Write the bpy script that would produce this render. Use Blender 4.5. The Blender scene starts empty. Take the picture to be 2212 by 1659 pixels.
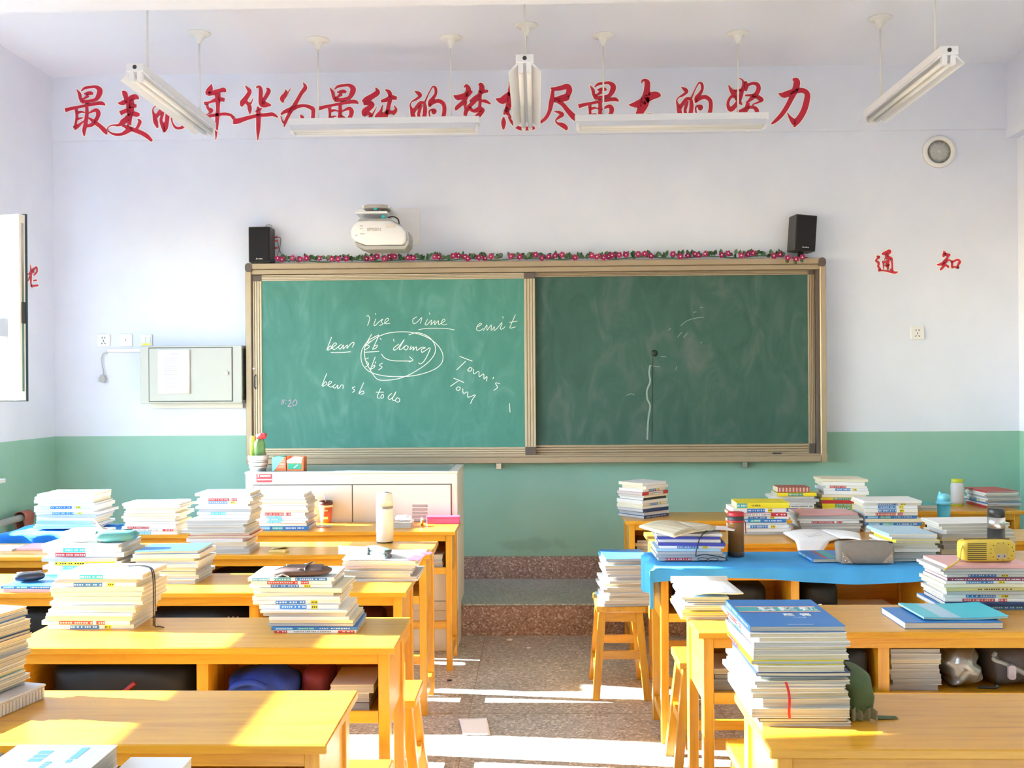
import bpy, bmesh, math, random
from mathutils import Vector, Matrix
SC = bpy.context.scene
COL = SC.collection
# ---------------------------------------------------------------- camera
F, CZ = 2200.0, 1.553
PSI, RHO = math.atan(54 / F), 0.007
FW = Vector((-math.sin(PSI), math.cos(PSI), 0)); R0 = Vector((math.cos(PSI), math.sin(PSI), 0)); U0 = Vector((0, 0, 1))
RT = R0 * math.cos(RHO) - U0 * math.sin(RHO); UP = U0 * math.cos(RHO) + R0 * math.sin(RHO)
cd = bpy.data.cameras.new('camera'); cd.sensor_width = 36; cd.lens = F / 2212 * 36; cd.clip_start = 0.05
cam = bpy.data.objects.new('camera', cd); COL.objects.link(cam)
cam.matrix_world = Matrix(((RT.x, UP.x, -FW.x, 0), (RT.y, UP.y, -FW.y, 0), (RT.z, UP.z, -FW.z, CZ), (0, 0, 0, 1)))
SC.camera = cam
# ---------------------------------------------------------------- light and exposure
SC.view_settings.view_transform = 'Standard'; SC.view_settings.look = 'None'
SC.view_settings.gamma = 1; SC.view_settings.use_curve_mapping = False
SC.view_settings.exposure = 1.12
W = bpy.data.worlds.new('sky'); SC.world = W; W.use_nodes = True
nt = W.node_tree; bg = nt.nodes['Background']
sky = nt.nodes.new('ShaderNodeTexSky'); sky.sky_type = 'NISHITA'; sky.sun_disc = False
SUN = Vector((1, -0.12, -0.43)).normalized()
sky.sun_elevation = math.asin(-SUN.z); sky.sun_rotation = math.atan2(-SUN.x, -SUN.y); sky.air_density = 1.0; sky.dust_density = 0.3; sky.ozone_density = 2.0
nt.links.new(sky.outputs[0], bg.inputs[0]); bg.inputs[1].default_value = 1.75
sl = bpy.data.lights.new('sun', 'SUN'); sl.energy = 52.0; sl.angle = 0.01; sl.color = (.90, .95, 1)
so = bpy.data.objects.new('sun', sl); COL.objects.link(so); so.rotation_euler = SUN.to_track_quat('-Z', 'Y').to_euler(); so.location = (-8, 1, 6)
SC.cycles.max_bounces = 10; SC.cycles.diffuse_bounces = 7; SC.cycles.transparent_max_bounces = 16
SC.cycles.sample_clamp_indirect = 6; SC.cycles.caustics_reflective = False; SC.cycles.caustics_refractive = False
# room: x left/right walls, y front wall, z ceiling
XL, XR, YF, YB, ZC = -3.40, 3.32, 7.10, -1.60, 3.735
WINS = [(5.20, 6.30), (2.30, 4.95), (0.55, 1.95)]; WZ0, WZ1 = 0.98, 2.68
for i, (a, b) in enumerate(WINS):
    al = bpy.data.lights.new('window_portal', 'AREA'); al.shape = 'RECTANGLE'; al.size = b - a; al.size_y = WZ1 - WZ0; al.cycles.is_portal = True
    ao = bpy.data.objects.new('window_portal', al); COL.objects.link(ao)
    ao.location = (XL - 0.16, (a + b) / 2, (WZ0 + WZ1) / 2); ao.rotation_euler = Vector((1, 0, 0)).to_track_quat('-Z', 'Z').to_euler()
# ---------------------------------------------------------------- pixel helpers (a pixel gives a direction; the plane it lies on gives the distance)
def ray(px, py): return FW + RT * ((px - 1106) / F) + UP * ((829.5 - py) / F)
def onz(px, py, z): d = ray(px, py); return d * ((z - CZ) / d.z) + Vector((0, 0, CZ))
def ony(px, py, y): d = ray(px, py); return d * (y / d.y) + Vector((0, 0, CZ))
def onx(px, py, x): d = ray(px, py); return d * (x / d.x) + Vector((0, 0, CZ))
# ---------------------------------------------------------------- mesh helpers
class MB:
    def __init__(s): s.v = []; s.f = []; s.m = []; s.sm = []
    def add(s, vs, fs, mi=0, smooth=False):
        n = len(s.v); s.v += [tuple(p) for p in vs]
        for f in fs: s.f.append(tuple(i + n for i in f)); s.m.append(mi); s.sm.append(smooth)
        return s
    def box(s, x0, x1, y0, y1, z0, z1, mi=0):
        return s.add([(x0, y0, z0), (x1, y0, z0), (x1, y1, z0), (x0, y1, z0), (x0, y0, z1), (x1, y0, z1), (x1, y1, z1), (x0, y1, z1)],
                     [(3, 2, 1, 0), (4, 5, 6, 7), (0, 1, 5, 4), (1, 2, 6, 5), (2, 3, 7, 6), (3, 0, 4, 7)], mi)
    def prism(s, poly, a0, a1, axis='y', mi=0, smooth=False, scale1=1.0):
        def P(u, w, a): return {'y': (u, a, w), 'x': (a, u, w), 'z': (u, w, a)}[axis]
        n = len(poly); cu = sum(p[0] for p in poly) / n; cw = sum(p[1] for p in poly) / n
        vs = [P(u, w, a0) for u, w in poly] + [P(cu + (u - cu) * scale1, cw + (w - cw) * scale1, a1) for u, w in poly]
        k = len(s.v); s.v += vs
        s.f += [tuple(k + i for i in range(n)), tuple(k + n + i for i in reversed(range(n)))]; s.m += [mi, mi]; s.sm += [False, False]
        for i in range(n):
            j = (i + 1) % n; s.f.append((k + j, k + i, k + n + i, k + n + j)); s.m.append(mi); s.sm.append(smooth)
        return s
    def tube(s, pts, r, n=8, mi=0, caps=True):
        pts = [Vector(p) for p in pts]; k = len(s.v); rr = r if isinstance(r, (list, tuple)) else [r] * len(pts)
        ref = Vector((0.31, 0.17, 0.93))
        for i, p in enumerate(pts):
            t = (pts[min(i + 1, len(pts) - 1)] - pts[max(i - 1, 0)]).normalized()
            a = t.cross(ref); a = a.normalized() if a.length > 1e-4 else t.cross(Vector((1, 0, 0))).normalized(); b = t.cross(a)
            for j in range(n): q = 2 * math.pi * j / n; s.v.append(tuple(p + (a * math.cos(q) + b * math.sin(q)) * rr[i]))
        for i in range(len(pts) - 1):
            for j in range(n):
                l = (j + 1) % n; s.f.append((k + i * n + j, k + i * n + l, k + (i + 1) * n + l, k + (i + 1) * n + j)); s.m.append(mi); s.sm.append(True)
        if caps:
            s.f += [tuple(k + j for j in reversed(range(n))), tuple(k + (len(pts) - 1) * n + j for j in range(n))]; s.m += [mi] * 2; s.sm += [False] * 2
        return s
    def lathe(s, prof, n=24, mi=0, c=(0, 0, 0), axis='z'):
        k = len(s.v)
        for r, h in prof:
            for j in range(n):
                q = 2 * math.pi * j / n; u, w = r * math.cos(q), r * math.sin(q)
                p = {'z': (u, w, h), 'y': (u, h, w), 'x': (h, u, w)}[axis]; s.v.append((p[0] + c[0], p[1] + c[1], p[2] + c[2]))
        for i in range(len(prof) - 1):
            for j in range(n):
                l = (j + 1) % n; s.f.append((k + i * n + j, k + i * n + l, k + (i + 1) * n + l, k + (i + 1) * n + j)); s.m.append(mi); s.sm.append(True)
        for i in (0, len(prof) - 1):
            if prof[i][0] > 1e-5: s.f.append(tuple(k + i * n + j for j in range(n))); s.m.append(mi); s.sm.append(False)
        return s
    def grid(s, fn, nu, nv, mi=0, smooth=True, mif=None):
        k = len(s.v)
        for i in range(nu + 1):
            for j in range(nv + 1): s.v.append(tuple(fn(i / nu, j / nv)))
        for i in range(nu):
            for j in range(nv):
                a = k + i * (nv + 1) + j; s.f.append((a, a + nv + 1, a + nv + 2, a + 1)); s.m.append(mif(i, j) if mif else mi); s.sm.append(smooth)
        return s
    def mesh(s, name, mats, bevel=0.0, fix=True, merge=0.0):
        me = bpy.data.meshes.new(name); me.from_pydata(s.v, [], s.f)
        for m in (mats if isinstance(mats, (list, tuple)) else [mats]): me.materials.append(m)
        me.polygons.foreach_set('material_index', s.m); me.polygons.foreach_set('use_smooth', s.sm)
        if bevel or fix or merge:
            bm = bmesh.new(); bm.from_mesh(me)
            if merge: bmesh.ops.remove_doubles(bm, verts=bm.verts, dist=merge)
            if bevel:
                es = [e for e in bm.edges if len(e.link_faces) == 2 and e.calc_face_angle(0) > 0.5]
                bmesh.ops.bevel(bm, geom=es, offset=bevel, segments=1, affect='EDGES', clamp_overlap=True)
            if fix: bmesh.ops.recalc_face_normals(bm, faces=bm.faces)
            bm.to_mesh(me); bm.free()
        me.update(); return me
def tag(o, label=None, cat=None, group=None, kind=None):
    if label: o['label'] = label
    if cat: o['category'] = cat
    if group: o['group'] = group
    if kind: o['kind'] = kind
    return o
def ob(name, me, parent=None, loc=(0, 0, 0), rot=(0, 0, 0), **k):
    o = bpy.data.objects.new(name, me); COL.objects.link(o); o.parent = parent; o.location = loc; o.rotation_euler = rot
    return tag(o, **k)
def part(name, mb, mats, parent, bevel=0.0, loc=(0, 0, 0), rot=(0, 0, 0), fix=True, merge=0.0, **k):
    return ob(name, mb.mesh(name, mats, bevel, fix, merge), parent, loc, rot, **k)
def empty(name, loc=(0, 0, 0), rot=(0, 0, 0), **k):
    o = ob(name, None, None, loc, rot, **k); o.empty_display_size = 0.05; return o
def copy_tree(o, parent=None):
    c = o.copy(); COL.objects.link(c); c.parent = parent
    for ch in list(o.children): copy_tree(ch, c)
    return c
def solidify(o, t, off=-1):
    m = o.modifiers.new('thick', 'SOLIDIFY'); m.thickness = t; m.offset = off; return o
def rrect(x0, x1, z0, z1, r, n=4):
    out = []
    for cx, cz, a in ((x1 - r, z1 - r, 0), (x0 + r, z1 - r, 90), (x0 + r, z0 + r, 180), (x1 - r, z0 + r, 270)):
        for i in range(n + 1): q = math.radians(a + 90 * i / n); out.append((cx + r * math.cos(q), cz + r * math.sin(q)))
    return out
def catmull(P, k=6):
    if len(P) < 3: return [tuple(a + (b - a) * t / k for a, b in zip(P[0], P[1])) for t in range(k + 1)]
    Q = [P[0]] + list(P) + [P[-1]]; out = []
    for i in range(1, len(Q) - 2):
        for t in range(k):
            t /= k; out.append(tuple(0.5 * (2 * b + (c - a) * t + (2 * a - 5 * b + 4 * c - d) * t * t + (3 * b - a - 3 * c + d) * t ** 3) for a, b, c, d in zip(Q[i - 1], Q[i], Q[i + 1], Q[i + 2])))
    out.append(tuple(P[-1])); return out
def ribbon(mb, pts, to3d, h, grow=0.0, k=5):
    """one brush stroke: points (u, v, width) become a thin raised ribbon; to3d(u, v, height) places it on its surface"""
    P = catmull([tuple(map(float, p)) for p in pts], k); n = len(P); L = []; Rr = []
    for i, (x, y, w) in enumerate(P):
        a, b = P[max(i - 1, 0)], P[min(i + 1, n - 1)]; tx, ty = b[0] - a[0], b[1] - a[1]; q = math.hypot(tx, ty) or 1; tx /= q; ty /= q
        e = -grow if i == 0 else grow if i == n - 1 else 0; x += tx * e; y += ty * e; hw = max(w, 0.3) / 2 + grow
        L.append((x - ty * hw, y + tx * hw)); Rr.append((x + ty * hw, y - tx * hw))
    ring = L + Rr[::-1]; N = len(ring)
    vs = [to3d(u, v, h) for u, v in ring] + [to3d(u, v, 0) for u, v in ring]
    fs = [(i, i + 1, N - 2 - i, N - 1 - i) for i in range(n - 1)] + [(j, (j + 1) % N, N + (j + 1) % N, N + j) for j in range(N)]
    mb.add(vs, fs)
def strokes(s): return [[tuple(float(c) for c in p.split(',')) for p in st.split()] for st in s.strip().split(';') if st.strip()]
# ---------------------------------------------------------------- materials
MATS = {}
def mat(name, col=None, rough=.5, var=.06, scale=8, bump=0, metal=0, spec=.5, coat=0, trans=0, alpha=1, stretch=(1, 1, 1), sub=0, ior=1.45):
    if name in MATS: return MATS[name]
    m = bpy.data.materials.new(name); m.use_nodes = True; N = m.node_tree.nodes; K = m.node_tree.links; b = N['Principled BSDF']
    tc = N.new('ShaderNodeTexCoord'); mp = N.new('ShaderNodeMapping'); mp.inputs['Scale'].default_value = stretch
    K.new(tc.outputs['Object'], mp.inputs[0]); nz = N.new('ShaderNodeTexNoise'); nz.inputs['Scale'].default_value = scale; nz.inputs['Detail'].default_value = 4
    K.new(mp.outputs[0], nz.inputs['Vector'])
    mx = N.new('ShaderNodeMix'); mx.data_type = 'RGBA'; c = Vector(col)
    mx.inputs['A'].default_value = (*(c * (1 - var)), 1); mx.inputs['B'].default_value = (*[min(1, x) for x in c * (1 + var)], 1)
    K.new(nz.outputs['Fac'], mx.inputs['Factor']); K.new(mx.outputs['Result'], b.inputs['Base Color'])
    b.inputs['Roughness'].default_value = rough; b.inputs['Metallic'].default_value = metal; b.inputs['Specular IOR Level'].default_value = spec
    b.inputs['Coat Weight'].default_value = coat; b.inputs['Transmission Weight'].default_value = trans; b.inputs['Alpha'].default_value = alpha; b.inputs['IOR'].default_value = ior
    if bump:
        bp = N.new('ShaderNodeBump'); bp.inputs['Strength'].default_value = bump; bp.inputs['Distance'].default_value = .01; K.new(nz.outputs['Fac'], bp.inputs['Height']); K.new(bp.outputs[0], b.inputs['Normal'])
    MATS[name] = m; m['nz'] = 1; return m
def ramp(N, pts):
    r = N.new('ShaderNodeValToRGB'); e = r.color_ramp.elements
    while len(e) < len(pts): e.new(0.5)
    for i, (p, c) in enumerate(pts): e[i].position = p; e[i].color = (*c, 1)
    return r
def wood(name, axis):
    m = bpy.data.materials.new(name); m.use_nodes = True; N = m.node_tree.nodes; K = m.node_tree.links; b = N['Principled BSDF']
    tc = N.new('ShaderNodeTexCoord'); oi = N.new('ShaderNodeObjectInfo'); add = N.new('ShaderNodeVectorMath'); add.operation = 'ADD'
    sc_ = N.new('ShaderNodeVectorMath'); sc_.operation = 'SCALE'; sc_.inputs[0].default_value = (7.3, 3.1, 5.7); K.new(oi.outputs['Random'], sc_.inputs['Scale'])
    K.new(tc.outputs['Object'], add.inputs[0]); K.new(sc_.outputs[0], add.inputs[1])
    mp = N.new('ShaderNodeMapping'); mp.inputs['Scale'].default_value = {'x': (1.2, 16, 16), 'z': (16, 16, 1.2), 'y': (16, 1.2, 16)}[axis]; K.new(add.outputs[0], mp.inputs[0])
    nz = N.new('ShaderNodeTexNoise'); nz.inputs['Scale'].default_value = 2.2; nz.inputs['Detail'].default_value = 6; nz.inputs['Roughness'].default_value = .65; nz.inputs['Distortion'].default_value = .6; K.new(mp.outputs[0], nz.inputs['Vector'])
    r = ramp(N, [(.25, (.42, .170, .010)), (.46, (.60, .285, .017)), (.6, (.65, .32, .021)), (.8, (.70, .38, .035))]); K.new(nz.outputs['Fac'], r.inputs[0]); K.new(r.outputs[0], b.inputs['Base Color'])
    b.inputs['Roughness'].default_value = .32; b.inputs['Specular IOR Level'].default_value = .5; b.inputs['Coat Weight'].default_value = .3; b.inputs['Coat Roughness'].default_value = .22
    bp = N.new('ShaderNodeBump'); bp.inputs['Strength'].default_value = .08; bp.inputs['Distance'].default_value = .004; K.new(nz.outputs['Fac'], bp.inputs['Height']); K.new(bp.outputs[0], b.inputs['Normal'])
    return m
WX, WZ, WY = wood('varnished_pine_along', 'x'), wood('varnished_pine_upright', 'z'), wood('varnished_pine_across', 'y')
def speckle(name, c0, c1, c2, scale, rough):
    m = bpy.data.materials.new(name); m.use_nodes = True; N = m.node_tree.nodes; K = m.node_tree.links; b = N['Principled BSDF']
    tc = N.new('ShaderNodeTexCoord'); v = N.new('ShaderNodeTexVoronoi'); v.inputs['Scale'].default_value = scale; K.new(tc.outputs['Object'], v.inputs['Vector'])
    sp = N.new('ShaderNodeSeparateColor'); K.new(v.outputs['Color'], sp.inputs[0])
    r = ramp(N, [(0, c0), (.45, c1), (.8, c1), (.93, c2)]); r.color_ramp.interpolation = 'LINEAR'; K.new(sp.outputs[0], r.inputs[0])
    nz = N.new('ShaderNodeTexNoise'); nz.inputs['Scale'].default_value = 1.7; nz.inputs['Detail'].default_value = 5; K.new(tc.outputs['Object'], nz.inputs['Vector'])
    mx = N.new('ShaderNodeMix'); mx.data_type = 'RGBA'; mx.blend_type = 'MULTIPLY'; mx.inputs['Factor'].default_value = .55; K.new(r.outputs[0], mx.inputs['A'])
    r2 = ramp(N, [(.35, (.62, .58, .55)), (.65, (1, 1, 1))]); K.new(nz.outputs['Fac'], r2.inputs[0]); K.new(r2.outputs[0], mx.inputs['B']); K.new(mx.outputs['Result'], b.inputs['Base Color'])
    b.inputs['Roughness'].default_value = rough; return m
def wallmat():
    """pale upper paint over a green dado; the paint line is a real edge on the wall at 1.206 m"""
    m = bpy.data.materials.new('two_tone_wall_paint'); m.use_nodes = True; N = m.node_tree.nodes; K = m.node_tree.links; b = N['Principled BSDF']
    tc = N.new('ShaderNodeTexCoord'); sx = N.new('ShaderNodeSeparateXYZ'); K.new(tc.outputs['Object'], sx.inputs[0])
    nz = N.new('ShaderNodeTexNoise'); nz.inputs['Scale'].default_value = 3; nz.inputs['Detail'].default_value = 5; K.new(tc.outputs['Object'], nz.inputs['Vector'])
    up = ramp(N, [(.3, (.70, .745, .87)), (.7, (.75, .79, .91))]); lo = ramp(N, [(.3, (.255, .475, .380)), (.7, (.30, .52, .425))])
    K.new(nz.outputs['Fac'], up.inputs[0]); K.new(nz.outputs['Fac'], lo.inputs[0])
    g = N.new('ShaderNodeMath'); g.operation = 'GREATER_THAN'; g.inputs[1].default_value = 1.206; K.new(sx.outputs[2], g.inputs[0])
    mx = N.new('ShaderNodeMix'); mx.data_type = 'RGBA'; K.new(g.outputs[0], mx.inputs['Factor']); K.new(lo.outputs[0], mx.inputs['A']); K.new(up.outputs[0], mx.inputs['B'])
    # scuffed patch low on the front wall, where shoes and mops rub
    mp = N.new('ShaderNodeMapping'); mp.inputs['Location'].default_value = (.02, -7.1 * .5, -.43 * 13); mp.inputs['Scale'].default_value = (2.2, .5, 13); K.new(tc.outputs['Object'], mp.inputs[0])
    ln = N.new('ShaderNodeVectorMath'); ln.operation = 'LENGTH'; K.new(mp.outputs[0], ln.inputs[0]); nd = N.new('ShaderNodeTexNoise'); nd.inputs['Scale'].default_value = 14; nd.inputs['Detail'].default_value = 6; K.new(tc.outputs['Object'], nd.inputs['Vector'])
    sb = N.new('ShaderNodeMath'); sb.operation = 'MULTIPLY_ADD'; sb.inputs[1].default_value = 1.4; K.new(nd.outputs['Fac'], sb.inputs[0]); K.new(ln.outputs['Value'], sb.inputs[2])
    rs = ramp(N, [(.70, (.22, .22, .22)), (.95, (0, 0, 0))]); mr = N.new('ShaderNodeMath'); mr.operation = 'MULTIPLY'; mr.inputs[1].default_value = .7; K.new(sb.outputs[0], mr.inputs[0]); K.new(mr.outputs[0], rs.inputs[0])
    m2 = N.new('ShaderNodeMix'); m2.data_type = 'RGBA'; m2.inputs['B'].default_value = (.10, .11, .08, 1); K.new(rs.outputs[0], m2.inputs['Factor']); K.new(mx.outputs['Result'], m2.inputs['A']); K.new(m2.outputs['Result'], b.inputs['Base Color'])
    b.inputs['Roughness'].default_value = .55
    nb = N.new('ShaderNodeTexNoise'); nb.inputs['Scale'].default_value = 60; K.new(tc.outputs['Object'], nb.inputs['Vector'])
    bp = N.new('ShaderNodeBump'); bp.inputs['Strength'].default_value = .06; bp.inputs['Distance'].default_value = .003; K.new(nb.outputs['Fac'], bp.inputs['Height']); K.new(bp.outputs[0], b.inputs['Normal'])
    return m
M_wall = wallmat()
M_ceil = mat('ceiling_paint', (.78, .81, .92), .7, .03, 2)
M_floor = speckle('terrazzo_floor', (.24, .215, .185), (.47, .425, .38), (.74, .69, .63), 95, .38)
M_red_t = speckle('red_terrazzo', (.21, .12, .10), (.38, .245, .215), (.62, .50, .46), 110, .4)
M_grey_t = speckle('grey_terrazzo', (.22, .225, .21), (.40, .41, .385), (.58, .59, .56), 110, .35)
M_white = mat('white_paint', (.80, .80, .80), .4, .02)
M_plast = mat('white_plastic', (.78, .78, .77), .35, .02)
M_cream = mat('cream_enamel', (.80, .78, .72), .35, .03)
M_black = mat('black_plastic', (.012, .012, .014), .45, .1)
M_dark = mat('dark_grey_plastic', (.04, .04, .045), .5, .1)
M_chrome = mat('chrome', (.7, .7, .7), .2, .02, metal=1)
M_glass = bpy.data.materials.new('window_glass'); M_glass.use_nodes = True
_n = M_glass.node_tree.nodes; _k = M_glass.node_tree.links; _n.remove(_n['Principled BSDF'])
_t = _n.new('ShaderNodeBsdfTransparent'); _g = _n.new('ShaderNodeBsdfGlossy'); _g.inputs['Roughness'].default_value = .03; _x = _n.new('ShaderNodeMixShader'); _x.inputs[0].default_value = .06; _t.inputs[0].default_value = (.96, .98, .98, 1)
_k.new(_t.outputs[0], _x.inputs[1]); _k.new(_g.outputs[0], _x.inputs[2]); _k.new(_x.outputs[0], _n['Material Output'].inputs[0])
# ---------------------------------------------------------------- room shell
def struct(name, mb, m, parent=None, **k): return part(name, mb, m, parent, kind='structure', **k)
T = .24
FL = struct('floor', MB().box(XL - T, XR + T, YB - T, YF + T, -.1, 0), M_floor)
struct('ceiling', MB().box(XL - T, XR + T, YB - T, YF + T, ZC, ZC + .1), M_ceil)
struct('wall_front', MB().box(XL - T, XR + T, YF, YF + T, 0, ZC), M_wall)
struct('wall_right', MB().box(XR, XR + T, YB, YF, 0, ZC), M_wall)
struct('wall_back', MB().box(XL - T, XR + T, YB - T, YB, 0, ZC), M_wall)
wl = MB(); ys = sorted([YB, YF] + [c for w in WINS for c in w]); zs = [0, WZ0, WZ1, ZC]
for xx, flip in ((XL, 0), (XL - T, 1)):
    for i in range(len(ys) - 1):
        for j in range(3):
            if j == 1 and (ys[i], ys[i + 1]) in WINS: continue
            wl.add([(xx, ys[i], zs[j]), (xx, ys[i + 1], zs[j]), (xx, ys[i + 1], zs[j + 1]), (xx, ys[i], zs[j + 1])], [(0, 1, 2, 3)])
for a, b in WINS:
    wl.add([(XL, a, WZ0), (XL - T, a, WZ0), (XL - T, b, WZ0), (XL, b, WZ0), (XL, a, WZ1), (XL - T, a, WZ1), (XL - T, b, WZ1), (XL, b, WZ1)], [(0, 1, 2, 3), (4, 5, 6, 7), (0, 1, 5, 4), (3, 2, 6, 7)])
struct('wall_left', wl, M_wall, merge=1e-4)
struct('trim_1', MB().box(XL, XR, 7.075, YF, 3.283, ZC), M_wall)                                    # shallow lintel band over the board
struct('trim_2', MB().box(XL, XR, 4.58, 4.90, 3.379, ZC), M_ceil)                                  # cross beam under the ceiling
struct('trim_3', MB().box(3.24, XR, YB, YF, 3.22, ZC), M_wall)                                      # beam along the side wall
PY = 6.285
pl = struct('platform_step', MB().box(-2.75, 1.72, PY, YF, 0, .185), M_red_t)
struct('platform_tread', MB().box(-2.75, 1.72, PY - .012, YF, .185, .197), M_grey_t, pl, bevel=.004)
struct('baseboard_front', MB().box(XL, XR, 7.085, YF, 0, .352), M_red_t)
struct('baseboard_left', MB().box(XL, XL + .015, YB, 7.085, 0, .15), M_red_t)
struct('baseboard_right', MB().box(XR - .015, XR, YB, 7.085, 0, .15), M_red_t)
# windows in the side wall: frame, mullions, sill, panes; the one beside the board has its sash swung in
for i, (a, b) in enumerate(WINS):
    w = empty('window_%d' % (i + 1), (XL - .12, 0, 0), kind='structure')
    fr = MB(); e = .06
    fr.box(-.03, .03, a, b, WZ0, WZ0 + e).box(-.03, .03, a, b, WZ1 - e, WZ1).box(-.03, .03, a, a + e, WZ0 + e, WZ1 - e).box(-.03, .03, b - e, b, WZ0 + e, WZ1 - e)
    part('window_frame', fr, M_white, w, merge=1e-4)
    part('mullion', MB().box(-.026, .026, (a + b) / 2 - .03, (a + b) / 2 + .03, WZ0 + e, WZ1 - e), M_white, w)
    part('transom', MB().box(-.025, .025, a + e, b - e, 1.87, 1.98), M_white, w)
    part('window_sill', MB().box(-.02, .18, a - .02, b + .02, WZ0 - .025, WZ0 + .002), M_white, w, bevel=.004)
    mid = (a + b) / 2
    for (p, q) in ((a + e, mid - .03), (mid + .03, b - e)):
        for (z0, z1) in ((WZ0 + e, 1.87), (1.98, WZ1 - e)):
            if i == 0 and q < mid + .1 and z0 > 1.4:
                continue
            part('pane', MB().box(-.003, .003, p, q, z0, z1), M_glass, w)
    if i == 0: WIN1 = w
# open sash: hinged at the jamb beside the board, free stile towards the room
E_ = ony(50, 664, 5.62); H_ = Vector((XL - .02, 5.75, 0)); dv = Vector((E_.x - H_.x, E_.y - H_.y, 0)); SWD = dv.length; ang = math.atan2(dv.y, dv.x)
z0, z1 = ony(25, 865, 5.64).z, ony(25, 465, 5.64).z
sash = ob('sash', None, WIN1, (H_.x - (XL - .12), H_.y, 0), (0, 0, ang))
s1 = MB(); q = .075
s1.box(0, SWD, -.03, .03, z0, z0 + q).box(0, SWD, -.03, .03, z1 - q, z1).box(0, q, -.03, .03, z0 + q, z1 - q).box(SWD - q, SWD, -.03, .03, z0 + q, z1 - q)
part('sash_frame', s1, M_white, sash, merge=1e-4, bevel=.003)
part('pane', MB().box(q, SWD - q, -.004, .004, z0 + q, z1 - q), M_glass, sash)
M_seal = mat('dark_rubber_seal', (.02, .05, .07), .5)
se = MB().box(SWD, SWD + .006, .018, .03, z0, z1).box(0, SWD + .006, .018, .03, z1, z1 + .006).box(0, SWD + .006, .018, .03, z0 - .006, z0)
part('rubber_seal', se, M_seal, sash, merge=1e-4)
part('lock_strip', MB().box(SWD, SWD + .003, -.012, .004, z0 + .05, z1 - .05), M_chrome, sash)
part('lock_case', MB().box(SWD, SWD + .006, -.014, .012, (z0 + z1) / 2 - .09, (z0 + z1) / 2 + .03), M_dark, sash)
# unseen curtain added at the middle window to keep sun off a desk
cu = MB().grid(lambda u, v: (XL + .05 + .018 * math.sin(u * 26), 2.28 + u * (.58 * (1 - v) ** 1.5 + .07), 2.74 - v * 1.55), 40, 20)
M_curt = mat('added_curtain_cloth', (.55, .62, .72), .9, .05, 10)
cto = part('window_curtain', cu, M_curt, None, fix=False, label='added pale blue curtain blocking sun at the middle window', cat='curtain'); solidify(cto, .003, 0)
part('added_tie_band', MB().box(XL + .028, XL + .072, 2.275, 2.36, 1.17, 1.20), M_curt, cto)
# ================================================================ desks and stools
DW, DD, DH, OV = 1.20, .40, .76, .02
def make_desk():
    """double school desk seen from the pupil's side: top slab, open two-bay locker, four legs, end panels, foot rails"""
    r = empty('school_desk')
    part('desktop', MB().box(0, DW, 0, DD, DH - .022, DH), WX, r, bevel=.003)
    lg = MB().box(-.017, .017, -.022, .022, 0, DH - .022).mesh('leg', WZ, .002)
    for x in (OV + .017, DW - OV - .017):
        for y in (OV + .022, DD - OV - .022): ob('leg', lg, r, (x, y, 0))
    ep = MB().box(-.008, .008, OV + .044, DD - OV - .044, .515, DH - .022).mesh('end_panel', WY, .001)
    fr = MB().box(-.012, .012, OV + .044, DD - OV - .044, .07, .115).mesh('foot_rail', WY, .002)
    for x in (OV + .017, DW - OV - .017): ob('end_panel', ep, r, (x, 0, 0)); ob('foot_rail', fr, r, (x, 0, 0))
    x0, x1 = OV + .034, DW - OV - .034
    part('apron', MB().box(x0, x1, OV + .004, OV + .022, .703, DH - .022), WX, r, bevel=.001)
    part('locker_floor', MB().box(x0, x1, OV + .01, DD - OV - .02, .532, .548), WX, r)
    part('locker_rail', MB().box(x0, x1, OV - .002, OV + .0099, .525, .562), WX, r, bevel=.001)
    part('locker_back', MB().box(x0, x1, DD - OV - .0199, DD - OV - .006, .532, DH - .022), WX, r)
    part('divider', MB().box(DW / 2 - .018, DW / 2 + .018, OV + .022, DD - OV - .02, .548, DH - .022), WZ, r, bevel=.001)
    part('stretcher', MB().box(x0, x1, DD - OV - .034, DD - OV - .012, .15, .195), WX, r, bevel=.002)
    return r
DESKS = {'L1': (-.47, 2.235), 'L2': (-.435, 3.065), 'L3': (-.505, 3.884), 'L4': (-.505, 4.742), 'L5': (-.447, 5.487),
         'L3b': (-1.725, 3.884), 'L4b': (-1.725, 4.715), 'L5b': (-1.68, 5.40), 'L0': (-.47, 1.41)}                      # far right corner of each, pupil's edge
DESKS = {k: (v[0] - DW, v[1]) for k, v in DESKS.items()}
DESKS.update({'R1': (.498, 2.212), 'R2': (.505, 3.25), 'R3': (.505, 4.372), 'R4': (.562, 5.035), 'R5': (.505, 5.872), 'R3b': (1.73, 4.40), 'R4b': (1.785, 5.10), 'R5b': (1.755, 6.255)})
DLAB = {'L1': 'bare yellow wooden desk in front with a small sun patch', 'L2': 'yellow wooden desk with blue cloth bundle in its locker', 'L3': 'yellow wooden desk holding the stack with writing sheets',
        'L4': 'sunlit wooden desk carrying the cream vacuum flask', 'L5': 'wooden desk standing against the cream podium', 'L3b': 'wooden desk with black pouch lying on a blue book',
        'L0': 'wooden desk nearest the camera under the white lettered book', 'L4b': 'window-side wooden desk strewn with loose papers', 'L5b': 'window-side wooden desk draped with crumpled blue cloth', 'R1': 'wooden desk carrying the tall stack with blue-and-teal top book',
        'R2': 'wooden desk with silver bags in its locker', 'R3': 'wooden desk covered by a sky-blue cloth', 'R4': 'wooden desk with open notebook hanging over its edge', 'R5': 'far wooden desk beside the platform, corner stack on it',
        'R3b': 'wooden desk behind the yellow pouch carrying floppy notebooks', 'R4b': 'wooden desk carrying the blue shaker bottle', 'R5b': 'darker wooden desk by the wall with white lime-capped bottle'}
d0 = make_desk()
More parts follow.
